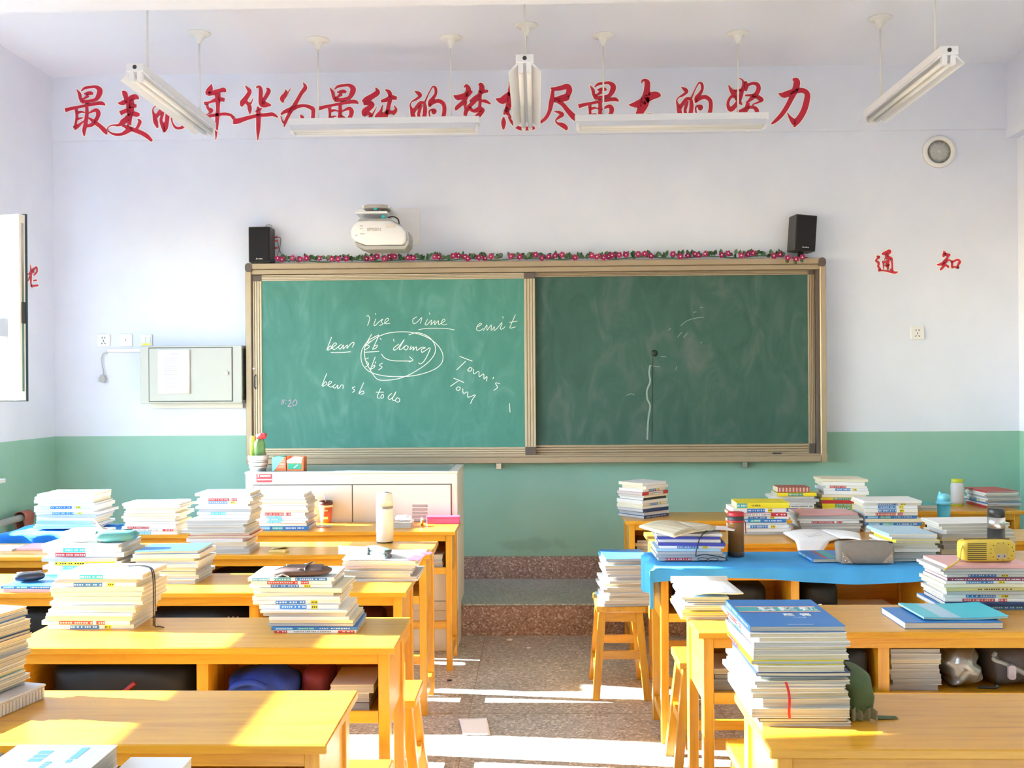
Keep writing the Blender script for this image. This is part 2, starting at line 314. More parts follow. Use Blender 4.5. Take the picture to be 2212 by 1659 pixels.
for i, (k, (x, y)) in enumerate(DESKS.items()):
    d = d0 if i == 0 else copy_tree(d0)
    d.location = (x, y, 0); tag(d, DLAB[k], 'desk', 'double wooden school desks')
def make_stool():
    r = empty('wooden_stool')
    part('seat', MB().box(-.17, .17, -.12, .12, .425, .455), WX, r, bevel=.004)
    sp = .045
    def leg(sx, sy):
        b = MB(); t = .018; tx, ty = sx * .135, sy * .09; bx_, by_ = sx * (.135 + sp), sy * (.09 + sp * .8)
        b.add([(bx_ - t, by_ - t, 0), (bx_ + t, by_ - t, 0), (bx_ + t, by_ + t, 0), (bx_ - t, by_ + t, 0), (tx - t, ty - t, .425), (tx + t, ty - t, .425), (tx + t, ty + t, .425), (tx - t, ty + t, .425)],
              [(3, 2, 1, 0), (4, 5, 6, 7), (0, 1, 5, 4), (1, 2, 6, 5), (2, 3, 7, 6), (3, 0, 4, 7)]); return b
    for sx in (-1, 1):
        for sy in (-1, 1): part('leg', leg(sx, sy), WZ, r, bevel=.002)
    for sy in (-1, 1):
        part('apron', MB().box(-.118, .118, sy * .094 - .008, sy * .094 + .008, .375, .425), WX, r)
        part('stretcher', MB().box(-.145, .145, sy * .116 - .01, sy * .116 + .01, .11, .15), WX, r)
    for sx in (-1, 1):
        part('apron', MB().box(sx * .139 - .008, sx * .139 + .008, -.075, .075, .375, .425), WY, r)
        part('stretcher', MB().box(sx * .157 - .01, sx * .157 + .01, -.095, .095, .195, .235), WY, r)
    return r
s0 = make_stool()
sa = onz(1351, 1492, 0)
STOOLS = [((.405, 5.19), 90, 'wooden stool standing in the aisle with books stacked on it'), ((-.60, 2.86), 0, 'wooden stool tucked under the desk with blue bundle'),
          ((-.60, 3.66), 0, 'wooden stool tucked under the desk with writing sheets'), ((.74, 3.02), 0, 'wooden stool tucked under the desk with silver bags'),
          ((.72, 4.14), 0, 'wooden stool tucked under the cloth-covered desk')]
for i, (p, a, l) in enumerate(STOOLS):
    s = s0 if i == 0 else copy_tree(s0)
    s.location = (p[0], p[1], 0); s.rotation_euler = (0, 0, math.radians(a)); tag(s, l, 'stool', 'wooden classroom stools')
# ================================================================ sliding chalkboard
M_frame = mat('champagne_aluminium', (.40, .31, .21), .38, .05, 20, metal=.35)
M_frame2 = mat('pale_ribbed_aluminium', (.52, .43, .31), .38, .05, 20, metal=.3)
M_cap = mat('taupe_corner_cap', (.11, .085, .075), .5, .08)
def board_mat(name, c0, c1, c2):
    m = bpy.data.materials.new(name); m.use_nodes = True; N = m.node_tree.nodes; K = m.node_tree.links; b = N['Principled BSDF']
    tc = N.new('ShaderNodeTexCoord'); mp = N.new('ShaderNodeMapping'); mp.inputs['Scale'].default_value = (2.2, 1, 1.1); mp.inputs['Rotation'].default_value = (0, .5, 0); K.new(tc.outputs['Object'], mp.inputs[0])
    nz = N.new('ShaderNodeTexNoise'); nz.inputs['Scale'].default_value = 2.6; nz.inputs['Detail'].default_value = 8; nz.inputs['Roughness'].default_value = .55; nz.inputs['Distortion'].default_value = 1.6; K.new(mp.outputs[0], nz.inputs['Vector'])
    r = ramp(N, [(.3, c0), (.52, c1), (.74, c2)]); K.new(nz.outputs['Fac'], r.inputs[0]); K.new(r.outputs[0], b.inputs['Base Color']); b.inputs['Roughness'].default_value = .5; b.inputs['Specular IOR Level'].default_value = .35
    return m
M_bl = board_mat('chalk_dusted_green_lit', (.050, .205, .170), (.064, .235, .196), (.105, .285, .25))  # lighter, greener than the right panel: window light put into the colour
M_br = board_mat('chalk_dusted_green_right', (.028, .085, .068), (.040, .105, .085), (.085, .130, .118))
def X(px, y=7.0): return ony(px, 780, y).x
def Z(py, y=7.0): return ony(1150, py, y).z
bd = empty('sliding_chalkboard', (X(1158), 7.1, Z(1000)), label='wide green sliding chalkboard in champagne aluminium frame on front wall', cat='chalkboard'); BO = bd.location.copy()
def bpart(name, mb, m, parent=None, **k):
    mb.v = [(v[0] - BO.x, v[1] - BO.y, v[2] - BO.z) for v in mb.v]; return part(name, mb, m, parent or bd, **k)
xl, xr, zb, zt = X(533), X(1783), Z(1000), Z(564)
x1, x2, zt1, zb1 = X(546), X(1770), Z(588), Z(983)
bpart('back_plate', MB().box(xl + .02, xr - .02, 7.06, 7.099, zb + .01, zt - .01), M_cap)
bpart('frame_rail', MB().box(xl + .04, xr - .04, 6.972, 7.099, zt1 + .035, zt), M_frame, bevel=.004)
bpart('frame_lip', MB().box(xl + .04, xr - .04, 6.985, 7.06, zt1, zt1 + .034), M_frame, bevel=.003)
bpart('frame_rail', MB().box(xl + .04, xr - .04, 6.965, 7.099, zb, zb1 - .012), M_frame, bevel=.004)
bpart('chalk_ledge', MB().box(xl + .04, xr - .04, 6.985, 7.06, zb1 - .011, zb1), M_frame)
for a, b in ((xl, x1), (x2, xr)):
    bpart('frame_stile', MB().box(a, b, 6.972, 7.099, zb + .05, zt - .05), M_frame, bevel=.004)
    bpart('stile_lip', MB().box(*((b, b + .006) if a == xl else (a - .02, a)), 6.985, 7.06, zb1, zt1), M_cap)
for a, b in ((xl, xl + .05), (xr - .05, xr)):
    for c, d in ((zb - .002, zb + .06), (zt - .06, zt + .002)):
        bpart('frame_corner', MB().prism(rrect(a, b, c, d, .022), 6.969, 7.098, 'y', smooth=False), M_cap if c > 1.5 else M_frame)
# left sliding panel, in front
def panel(name, pxs, pys, y0, m, mf, cap4):
    a, b, c, d = pxs; t0, t1, b0, b1 = pys
    p = ob(name, None, bd)
    bpart('writing_surface', MB().box(X(b) - .004, X(c) + .004, y0 + .006, y0 + .02, Z(b0) - .004, Z(t1) + .004), m, p)
    def ribs(u0, u1, w0, w1, vert):
        bb = MB(); n = 4; s = (u1 - u0) / n; pf = []
        for i in range(n): pf += [(u0 + s * i, y0 + .006), (u0 + s * i + s * .2, y0), (u0 + s * i + s * .85, y0), (u0 + s * i + s, y0 + .006)]
        pf += [(u1, y0 + .028), (u0, y0 + .028)]
        k = len(pf); vs = [((u, v, w) if vert else (w, v, u)) for w in (w0, w1) for u, v in pf]
        bb.add(vs, [tuple(range(k)), tuple(range(2 * k - 1, k - 1, -1))] + [(i, (i + 1) % k, k + (i + 1) % k, k + i) for i in range(k)]); return bb
    bpart('panel_rail', ribs(Z(t1), Z(t0), X(b), X(c), False), mf, p); bpart('panel_rail', ribs(Z(b1), Z(b0), X(b), X(c), False), mf, p)
    bpart('panel_stile', ribs(X(a), X(b), Z(b0), Z(t1), True), mf, p); bpart('panel_stile', ribs(X(c), X(d), Z(b0), Z(t1), True), mf, p)
    for u0, u1 in ((a, b), (c, d)):
        for w0, w1 in ((t1, t0), (b1, b0)): bpart('panel_corner', MB().box(X(u0), X(u1), y0 - .002, y0 + .028, Z(w0), Z(w1)), M_cap, p, bevel=.003)
    return p
PL = panel('sliding_panel', (546, 567, 1133, 1157), (589, 602, 965, 985), 6.990, M_bl, M_frame2, 4); PL['label'] = 'front sliding panel with chalk writing'
PR = panel('sliding_panel', (1140, 1156, 1748, 1763), (585, 598, 962, 984), 7.026, M_br, M_frame, 4); PR['label'] = 'darker rear sliding panel, wiped'
hb = MB().tube([(X(553), 6.985, Z(806)), (X(553), 6.965, Z(809)), (X(553), 6.965, Z(832)), (X(553), 6.985, Z(835))], .005, 6)
bpart('panel_handle', hb, M_dark, PL)
bpart('keyhole', MB().lathe([(.009, 6.988), (.009, 6.983), (.001, 6.983)], 10, 0, (X(549.5), 0, Z(792)), 'y'), M_plast, PL)
for px in (1075, 1611): bpart('wall_bracket', MB().box(X(px) - .017, X(px) + .017, 7.06, 7.099, zb - .045, zb), M_chrome)
# chalk handwriting, drawn as thin raised chalk strokes on the panels
CH = {}
def chalk(name, data, off, s, y, w, m, parent):
    mb = MB(); f = lambda u, v, h: ony(off[0] + u / s, off[1] + v / s, y - h)
    for line in data.strip().split('/'):
        pts = [tuple(float(c) for c in p.split(',')) for p in line.split()]
        if len(pts) > 1: ribbon(mb, [(x, yy, w * s) for x, yy in pts], f, .0012, 0, 4)
    return bpart(name, mb, m, parent, fix=False)
M_chalk = mat('white_chalk', (.80, .84, .80), .9, .1, 60); M_pink = mat('pink_chalk', (.62, .42, .60), .9, .1, 60); M_faint = mat('smeared_chalk', (.26, .34, .32), .9, .2, 60)
OFF, S_ = (580, 640), 3.814
YS = 6.9955
CHALK = {
 'rise': '808,165 822,160 832,180 826,215 815,242/885,185 868,235 880,240 905,215 944,186 930,208 942,230 915,240/880,140 884,152/950,225 990,195 980,180 960,200 962,226 1002,222',
 'crime': '1225,168 1190,190 1195,225 1225,213 1262,175 1252,225/1310,190 1290,230 1305,235 1345,196 1338,236 1372,200 1368,236 1400,200 1400,232 1420,225 1455,200 1440,188 1425,218 1440,236 1472,228/1325,135 1330,150/1235,275 1300,266 1400,264 1480,268 1535,278',
 'emit': '1715,255 1755,232 1745,222 1720,245 1715,275 1740,285 1772,262/1770,285 1800,235 1800,280 1835,235 1835,282 1862,250 1858,282 1885,262 1925,215 1910,265 1925,270 1950,250/1930,165 1933,182/2035,150 1995,240 1992,262 2036,252/1985,215 2050,205',
 'bear': '520,335 480,445 508,408 518,425 490,446/515,432 560,395 545,385 525,412 540,440 580,412 602,395 578,415 590,436 618,400 614,434 650,400 645,430 672,398 695,380 706,388 690,420/512,463 600,463 676,457',
 'ring': '910,318 830,360 775,430 762,500 780,570 840,625 950,655 1080,662 1220,650 1350,610 1420,560 1438,500 1420,440 1370,380 1290,330 1180,298 1080,293 980,305 900,335 840,375 800,412/1155,318 1230,300 1320,335 1370,400 1370,470 1320,540 1240,600 1140,655 1040,685 950,692 900,685 870,655 840,610 800,530 790,460 800,400 850,312',
 'sb': '842,370 802,392 832,414 796,442/910,320 870,410 858,436 888,424 896,402 870,412/795,461 850,458 912,453/825,508 796,522 826,558 798,583/880,498 845,590 838,602 868,588 876,568 850,580/884,538 880,552/940,550 914,566 936,586 905,606',
 'doing': '1075,393 1038,420 1030,442 1060,432 1120,355 1078,428 1092,438 1130,405 1115,430 1135,442 1152,416 1130,405/1175,408 1165,440 1196,416 1190,446 1218,415 1222,446 1262,420 1292,424 1262,436 1268,462 1332,424 1302,500 1272,545 1245,557 1238,545/1030,352 1035,374/918,346 930,358/930,475 960,510 1020,530 1100,533 1188,530 1160,497/1190,530 1155,541',
 'bear2': '480,635 440,738 468,704 478,724 445,744/485,736 520,710 505,700 490,728 515,748 552,724 530,745 550,756 572,730 568,758 582,755 602,730 616,736 612,762', 'sb2': '716,744 690,756 712,775 690,793/785,710 745,802 772,780 788,796 760,810', 'todo': '925,755 895,830 918,838/885,790 950,790/936,808 924,836 945,836 946,812 936,808/1015,800 985,830 1000,850 1035,820 1050,785 1020,850 1046,858/1060,834 1045,860 1070,873 1082,850 1060,834',
 'toms': '1575,495 1680,535/1625,535 1550,606/1660,585 1640,610 1665,616 1677,595 1660,585/1690,600 1692,640 1732,618 1736,662 1772,640 1776,682 1800,660 1796,700', 'apostrophe_s': '1855,664 1848,681/1906,720 1870,715 1886,750 1855,776', 'tom': '1525,674 1612,711/1562,698 1498,742/1560,745 1545,765 1565,776 1580,755 1560,745/1600,760 1606,800 1642,788 1642,832 1704,812 1680,850 1664,886', 'dash': '1985,880 1990,956'}
for kx, dt in CHALK.items(): chalk('chalk_writing', dt, OFF, S_, YS, 1.5 if kx not in ('rise', 'crime', 'emit') else 1.2, M_chalk, PL)
chalk('chalk_writing', '115,850 108,895/130,850 120,890/145,855 146,860/140,880 141,886/165,862 184,854 180,880 160,906 192,905/220,850 200,880 210,902 236,880 222,852', OFF, S_, YS, 1.2, M_pink, PL)['label'] = 'pink chalk time'
OF2, S2 = (1120, 560), 3.253
for st in '1140,468 1180,435 1240,415 1300,408/1118,548 1147,513/1160,550 1187,519/1053,500 1070,485/1000,682 1036,685/920,745 990,757/1110,755 1106,780/760,958 790,945 815,955/1280,590 1288,580/1228,372 1250,370/1275,338 1297,337'.split('/'): chalk('chalk_stroke', st, OF2, S2, 7.0315, 1.2, M_faint, PR)
chalk('chalk_smear', '925,745 918,800 925,860 903,920 905,980 925,1030 915,1100 908,1180 905,1268', OF2, S2, 7.0315, 3.6, M_faint, PR)
M_bdark = mat('dark_board_stain', (.012, .03, .025), .5)
chalk('stain_drip', '944,690 942,820 940,1000 938,1290', OF2, S2, 7.0312, 1.6, M_bdark, PR)
bpart('stain_spot', MB().lathe([(.024, 7.0318), (.024, 7.0310), (.001, 7.0309)], 18, 0, (X(1413.5, 7.03), 0, Z(765, 7.03)), 'y'), M_bdark, PR)
er = empty('chalkboard_eraser', (X(1676), 6.992, zb1), label='small dark eraser lying on the chalk ledge', cat='eraser')
part('felt', MB().box(-.03, .03, -.012, .012, 0, .008), M_dark, er, bevel=.002); part('grip', MB().box(-.018, .018, -.009, .009, .008, .014), M_chrome, er, bevel=.002)
# ================================================================ red brush lettering on the walls
M_red = mat('red_vinyl', (.56, .018, .048), .45, .06, 30); M_edge = mat('white_vinyl_edge', (.92, .91, .88), .5, .02)
GL = {
'zui': "278,220,4 330,300,50 345,380,46 380,440,52;360,250,15 420,200,40 520,182,38 610,180,50 675,235,84 660,320,80 610,390,58 530,415,46 440,430,52 375,432,58;400,298,8 460,290,50 520,285,56 562,300,30;480,325,62 420,370,32 365,395,25;85,577,62 200,547,48 350,515,40 520,482,45 650,460,56 720,462,56 768,492,18;272,560,45 282,680,38 266,800,36 262,870,52;455,520,50 455,650,55 435,800,60 410,920,58 410,1015,20;290,625,40 360,605,32 422,620,10;290,735,36 350,712,26 395,707,8;238,890,62 300,850,56 380,780,26 430,740,10;470,640,10 560,590,42 620,577,56 650,622,72 640,690,62 590,772,62 530,830,56 450,850,36;455,690,10 520,730,36 600,790,60 680,850,62 760,930,66 795,992,18",
'mei': "1060,250,20 1100,290,80 1125,370,66 1140,440,60;985,455,10 1060,455,70 1150,410,72 1230,362,86 1290,352,80 1342,382,26;1200,380,90 1200,480,112 1200,600,100 1190,720,62 1180,830,60;1140,520,60 1220,500,70 1305,507,46;1022,632,72 1110,590,62 1200,560,70;1120,700,40 1230,642,72 1310,650,74 1358,652,30;1190,690,60 1080,770,90 1000,830,40 880,835,18 812,880,14 830,940,18 930,990,36 1050,985,46 1150,930,72 1230,890,60;1060,840,30 1150,870,50 1250,910,62 1380,960,66 1480,1020,66 1568,1104,36;1318,728,8 1360,770,52 1330,850,46 1290,910,40",
'de': "122,248,4 190,290,56 225,330,42 150,390,36 75,432,15 50,490,20 70,560,42 100,680,72 135,785,26;108,600,56 170,505,50 225,450,50 290,462,42 302,560,62 290,680,66 262,790,80 248,860,15;238,490,30 212,570,46 192,660,46 225,760,60 250,845,30;300,440,26 350,320,18 410,205,18 440,174,22 480,202,42 485,290,42 440,370,52 385,440,60 372,520,20;380,490,50 450,440,56 540,420,62 620,480,60 630,600,60 600,720,62 530,785,42 440,775,36 385,690,22 375,600,24 410,572,32 460,592,74 440,645,34",
'nian': "290,130,6 270,210,84 225,280,72 222,320,20;240,300,62 350,272,72 440,242,62 500,232,70 530,268,26;395,300,92 400,420,72 400,560,56 390,700,60 375,900,46 365,1085,8;165,455,42 260,442,32 360,402,60 450,392,62 515,402,56;215,480,42 232,540,42 275,570,62 322,578,20;310,590,40 240,635,16 140,690,12;185,700,50 300,668,46 420,650,42 520,642,46 620,662,42 672,722,48",
'hua': "865,158,4 920,220,52 940,270,62 880,370,72 820,450,82 805,515,26;880,430,42 930,490,56 945,560,62 945,642,14;960,470,26 1008,358,3;1060,200,16 1075,178,30 1115,182,42 1132,240,62 1130,360,64 1150,460,92 1210,480,92 1308,492,20;1222,195,8 1268,240,62 1230,330,60 1180,410,52 1180,470,60;1065,520,8 1085,545,44 1092,650,66 1092,800,68 1086,950,50 1080,1095,6;1030,610,6 1100,570,24 1150,545,20;660,765,88 740,762,82 900,712,62 1080,670,52 1250,655,56 1340,650,56 1424,698,18",
'wei': "1560,222,6 1555,300,62 1500,380,76 1517,447,22;1590,285,20 1642,208,3;1855,103,5 1892,190,62 1830,280,56 1760,400,56 1690,520,62 1620,640,52 1560,760,46 1530,865,10;1478,652,30 1540,602,52 1650,560,70 1780,510,52 1880,500,46 1960,522,56 2022,560,62 2026,650,56 2010,800,62 1980,900,50 1925,850,10;1473,680,12 1500,760,20 1530,800,30;1803,653,10 1842,705,52 1866,792,14",
'chun': "1035,188,5 1070,270,78 980,340,82 880,400,92 840,450,82;830,470,42 920,452,72 980,482,72 930,540,82 850,600,92 832,676,36;840,650,50 920,630,52 980,650,30 1058,515,3;960,650,52 930,740,52 900,830,42 880,900,10;1130,424,36 1220,400,62 1310,360,72 1400,376,50;1205,228,15 1270,270,62 1290,370,62 1260,500,62 1240,600,62 1210,720,46 1190,850,42 1250,900,32 1400,905,30 1500,870,24 1514,695,4;1155,490,10 1130,590,42 1070,690,82 1070,745,46 1150,680,62 1240,610,62 1330,610,46 1385,565,42 1350,495,8;1335,655,36 1385,585,48",
'meng': "962,192,10 1005,155,40 1042,220,78 1010,330,72 960,430,62 850,530,62 822,580,18;788,325,10 860,360,82 960,330,72 1060,280,72 1110,258,22;1000,420,42 985,500,42 992,578,8;1212,150,20 1250,132,48 1272,190,82 1245,300,52 1240,420,46 1235,540,46;1230,280,50 1290,262,52 1380,252,34;1240,310,52 1150,352,32 1060,422,20;1200,350,72 1140,430,62 1060,510,62 1000,600,62 985,670,50;1260,412,30 1340,427,52 1424,472,14;1050,530,52 1130,590,52 1230,560,82 1290,580,52 1230,650,72 1120,760,82 1080,850,60 980,930,20;1000,690,30 1060,720,42 1090,790,52 1160,860,20",
'xiang': "1725,110,10 1760,130,50 1750,250,62 1740,420,72 1700,600,72 1772,692,8;1505,380,8 1620,410,112 1740,320,104 1800,300,60;1645,650,24 1700,570,62 1760,480,60;1642,695,20 1642,790,72 1640,905,22;1830,250,50 1960,240,50 1990,480,60 1840,520,50 1830,250,50;1850,380,40 1970,370,40;1725,685,24 1790,790,46 1900,880,56 2020,890,60 2140,880,60 2172,868,30;2190,700,30 2250,790,30",
'jin': "315,240,24 380,252,52 480,240,72 600,212,80 630,280,92 590,360,72 480,400,60 370,430,52;350,260,42 340,380,62 320,500,72 290,640,56 220,760,52 112,842,36;580,370,60 605,410,56 560,440,42 450,442,62 380,450,60;430,460,62 520,520,62 620,640,76 720,740,92 820,785,72 930,812,26;370,638,5 450,652,42 510,690,60 450,740,42 400,792,20 430,840,32 510,870,72 575,920,60 566,958,18",
'da': "368,200,10 372,160,26 410,142,40 460,185,84 455,300,92 440,420,120 400,560,140 340,680,112 290,800,100 220,880,62 150,930,20;145,565,8 260,560,92 360,520,112 480,440,120 580,400,112 650,400,82 690,412,18;400,725,5 520,742,62 620,790,80 720,850,70 800,885,18",
'nu': "325,275,10 370,370,62 430,450,92 520,560,82 605,690,24;525,130,5 610,170,30 630,260,42 600,420,72 540,600,82 450,720,82 370,780,92 318,720,62 320,620,52 380,520,52 460,520,52 490,590,40;440,400,42 560,382,52 650,340,40;675,195,36 700,300,62 680,400,42;700,290,52 820,242,52 920,262,72 950,350,82 900,460,82 800,560,72 700,640,30;670,492,32 780,490,42 900,512,72 1000,570,82 1020,602,40 900,652,30 820,680,20;500,842,62 560,822,62 660,780,62 760,742,52 850,742,62 910,800,82 900,900,82 860,1050,82 760,1180,60 700,1205,30;730,640,62 700,760,82 640,900,62 540,1050,52 400,1190,42 348,1218,10",
'li': "1655,155,36 1730,182,112 1740,270,122 1690,420,112 1620,570,92 1530,740,86 1420,900,80 1300,1020,62 1216,1084,26;1365,452,15 1480,482,112 1620,422,92 1760,392,92 1880,392,92 1960,462,102 1950,600,112 1900,780,112 1830,920,112 1740,1040,112 1688,1150,24;1545,850,10 1610,960,62 1690,1050,112 1720,1090,60",
'tong': "142,242,15 200,265,52 150,310,32 120,350,26 180,385,52 190,430,42 180,480,42 225,540,36 180,577,46;200,565,42 320,577,26 480,607,46 570,617,46 635,600,10;268,170,20 300,190,62 370,150,52 430,120,52 450,150,52 400,210,42 370,260,42 318,332,12;340,220,20 400,260,42 410,330,62 395,420,62 400,500,42 395,562,10;272,358,15 295,430,26 296,542,10;420,270,26 480,290,42 495,400,36 500,500,36 502,577,34 440,530,8;300,385,32 380,370,32 412,370,20;340,472,42 390,442,52 445,440,10",
'zhi': "1663,118,5 1690,180,72 1670,230,62 1650,268,18;1680,212,52 1760,210,42 1805,217,36 1740,290,42 1690,370,62;1515,440,22 1600,430,52 1700,370,52 1800,332,26 1842,362,20;1700,380,62 1670,470,52 1610,540,46 1583,568,12;1698,452,10 1760,472,52 1772,524,16;1855,370,36 1860,440,46 1860,522,28;1850,382,36 1920,352,42 1990,327,42 2038,372,50 2000,440,46 1980,512,34;1860,502,36 1930,490,36 2004,506,22",
'lan': "262,598,4 264,690,15 264,788,6;234,682,10 292,658,14;254,700,8 238,742,5;275,650,14 310,620,12 315,660,13 288,692,9;284,737,9 316,730,11;274,782,17 328,775,14"}
ORD = ['first', 'second', 'third', 'fourth', 'fifth', 'sixth', 'seventh', 'eighth', 'ninth', 'tenth', 'eleventh', 'twelfth', 'thirteenth', 'fourteenth', 'fifteenth', 'sixteenth', 'seventeenth', 'eighteenth', 'nineteenth', 'twentieth', 'twenty-first', 'twenty-second']
def glyph(key, off, s, label, group, plane, shift=(0, 0)):
    def f(u, v, h): return plane(off[0] + shift[0] + u / s, off[1] + shift[1] + v / s, h)
    a, b = MB(), MB()
    for st in strokes(GL[key]): st = [(x_, y_, w_ * 1.1 + .2 * s) for x_, y_, w_ in st]; ribbon(a, st, lambda u, v, h: f(u, v, h + .0015), .0015, 0); ribbon(b, st, f, .0015, 1.7 * s)
    o = f(*[sum(p[i] for st in strokes(GL[key]) for p in st) / sum(len(st) for st in strokes(GL[key])) for i in (0, 1)], 0)
    for m in (a, b): m.v = [tuple(Vector(v) - o) for v in m.v]
    r = part('wall_character', a, M_red, None, loc=o, fix=False, label=label, cat='wall lettering', group=group)
    part('white_border', b, M_edge, r, fix=False)
front = lambda px, py, h: ony(px, py, 7.0745 - h)
wallp = lambda px, py, h: ony(px, py, 7.0995 - h)
leftp = lambda px, py, h: onx(px, py, XL + .0005 + h)
C1, C2, C3, C4, C5, C6, C7 = (130, 165), (420, 165), (680, 165), (880, 165), (1150, 160), (1340, 155), (1540, 155)
SL = [('zui', C1, 7.9, (0, 0)), ('mei', C1, 7.9, (0, 0)), ('de', C4, 7.9, (-556.5, 12)), ('nian', C2, 7.9, (0, 0)), ('hua', C2, 7.9, (0, 0)), ('wei', C2, 7.9, (0, 0)), ('zui', C1, 7.9, (547, -3.5)), ('chun', C3, 7.9, (0, 0)), ('de', C4, 7.9, (0, 0)),
      ('meng', C4, 7.9, (0, 0)), ('xiang', C4, 7.9, (0, 0)), ('jin', C5, 7.9, (0, 0)), ('zui', C1, 7.9, (1109, -8.5)), ('da', C6, 7.9, (0, 0)), ('de', C4, 7.9, (575.5, -8.5)), ('nu', C7, 9.617, (0, 0)), ('li', C7, 9.617, (0, 0))]
for i, (k, o, s, sh) in enumerate(SL):
    glyph(k, o, s, 'red brush character with white edge, %s in the long slogan under the ceiling' % ORD[i], 'slogan characters over the chalkboard', front, sh)
glyph('tong', (1880, 530), 10.533, 'small red brush character on front wall, first of the notice heading', 'notice heading characters', wallp)
glyph('zhi', (1880, 530), 10.533, 'small red brush character on front wall, second of the notice heading', 'notice heading characters', wallp)
glyph('lan', (0, 420), 3.95, 'small red brush character on the window wall beside the open sash', None, leftp)
# ================================================================ fluorescent fittings on drop rods
M_lamp = mat('lamp_enamel', (.80, .82, .88), .35, .02); M_tube = mat('fluorescent_tube', (.82, .82, .82), .25, .02)
def make_light(rods=.42):
    r = empty('fluorescent_light'); L = 1.2
    part('housing', MB().box(-L / 2, L / 2, -.045, .045, -.042, 0), M_lamp, r, bevel=.002)
    for s in (-1, 1):
        part('reflector_wing', MB().prism([(s * .030, -.0425), (s * .082, -.085), (s * .084, -.0835), (s * .045, -.0425)], -L / 2 + .02, L / 2 - .02, 'x'), M_lamp, r)
        part('tube', MB().tube([(-L / 2 + .035, s * .021, -.073), (L / 2 - .035, s * .021, -.073)], .0135, 12), M_tube, r)
        for e in (-1, 1):
            part('lamp_holder', MB().prism(rrect(s * .021 - .013, s * .021 + .013, -.092, -.042, .008, 3), e * (L / 2 - .02) - .012, e * (L / 2 - .02) + .012, 'x'), M_lamp, r)
            
    for e in (-1, 1):
        part('drop_rod', MB().tube([(e * rods, 0, 0), (e * rods, 0, .47)], .0055, 8), M_plast, r)
        part('ceiling_rose', MB().lathe([(.001, .44), (.011, .44), (.014, .452), (.022, .462), (.027, .480), (.030, .490), (.062, .494), (.070, .500), (.072, .505)], 24, 0, (e * rods, 0, 0)), M_plast, r)
    part('knockout', MB().lathe([(.010, -.602), (.010, -.6), (.001, -.599)], 12, 0, (0, 0, -.02), 'x') if False else MB().lathe([(.011, -L / 2 - .0015), (.011, -L / 2), (.001, -L / 2)], 12, 0, (0, 0, -.02), 'x'), M_dark, r)
    return r
l0 = make_light(.42)
ZL = ZC - .505
for i, (x, y, rz, lab) in enumerate([(onz(409, 50, ZC).x, 5.83, 90, 'white twin-tube ceiling light hanging nearest the open window, end on'), (onz(1136, 44, ZC).x, 5.78, 90, 'white twin-tube ceiling light hanging end-on above the board centre'), (onz(1907, 33, ZC).x, 5.75, 90, 'white twin-tube ceiling light hanging end-on before the round vent'),
        (ony(831, 270, 6.4).x, 6.40, 0, 'white board light hanging level before the slogan, above the projector'), (ony(1449, 265, 6.4).x, 6.40, 0, 'white board light hanging level over the dark board panel')]):
    l = l0 if i == 0 else copy_tree(l0)
    l.location = (x, y, ZL); l.rotation_euler = (0, 0, math.radians(rz)); tag(l, lab, 'ceiling light', 'suspended fluorescent lights')
# ================================================================ things fixed to the front wall
v = wallp(2028, 328, 0)
vt = empty('round_wall_vent', v, label='round white wall vent with grey mesh below the beam', cat='vent')
part('rim', MB().lathe([(.112, 0), (.112, -.012), (.100, -.022), (.084, -.020), (.079, -.006), (.079, 0)], 40, axis='y'), M_plast, vt)
part('mesh_disc', MB().lathe([(.079, -.005), (.04, -.0052), (.001, -.0055)], 32, axis='y'), mat('grey_vent_mesh', (.44, .45, .45), .8, .2, 300), vt)
for k in range(6):
    q = math.pi * k / 6; part('spoke', MB().tube([(-.078 * math.cos(q), -.008, -.078 * math.sin(q)), (.078 * math.cos(q), -.008, .078 * math.sin(q))], .0009, 5), M_plast, vt)
def socket(px0, px1, py0, py1, kind, label):
    a, b = ony(px0, py1, 7.09), ony(px1, py0, 7.09); o = empty('wall_socket' if kind != 'c' else 'wall_switch', ((a.x + b.x) / 2, YF, (a.z + b.z) / 2), label=label, cat='socket' if kind != 'c' else 'switch'); w, h = (b.x - a.x) / 2, (b.z - a.z) / 2
    part('plate', MB().prism(rrect(-w, w, -h, h, .006), -.010, 0, 'y'), M_plast, o, bevel=.001)
    if kind == 'a':
        for (x, z, rx) in ((-.010, .018, 0), (.010, .018, 0), (0, -.004, 0), (-.011, -.022, .5), (.011, -.022, -.5)): part('slot', MB().box(-.0025, .0025, -.0108, -.0098, -.006, .006), M_dark, o, loc=(x, 0, z), rot=(0, rx, 0))
    if kind == 'b': part('aerial_port', MB().lathe([(.004, -.012), (.004, -.010), (.001, -.0099)], 10, axis='y'), M_dark, o)
    if kind == 'c':
        for s in (-1, 1): part('rocker', MB().box(s * .018 - .014, s * .018 + .014, -.014, -.0098, -.02, .02), M_plast, o, bevel=.001)
        part('sticker', MB().box(-.03, .03, -.0108, -.0099, -.036, -.024), mat('yellow_sticker', (.80, .72, .05), .5), o)
socket(210, 237, 722, 748, 'a', 'white five-hole wall socket above the hanging plug'); socket(258, 285, 721, 748, 'b', 'white wall plate with one round port, between socket and switch')
socket(304, 328, 722, 747, 'c', 'white wall switch with yellow sticker touching the metal cabinet'); socket(1968, 1996, 705, 733, 'a', 'white five-hole wall socket below the red notice characters')
cn = empty('cable_conduit', ony(270, 757, YF), label='white plastic cable conduit running into the metal wall cabinet', cat='conduit')
a, b = ony(231, 757, 7.09), ony(303, 757, 7.09); w = (b.x - a.x) / 2
part('channel', MB().box(-w, w, -.02, 0, -.013, .013), M_plast, cn, bevel=.002)
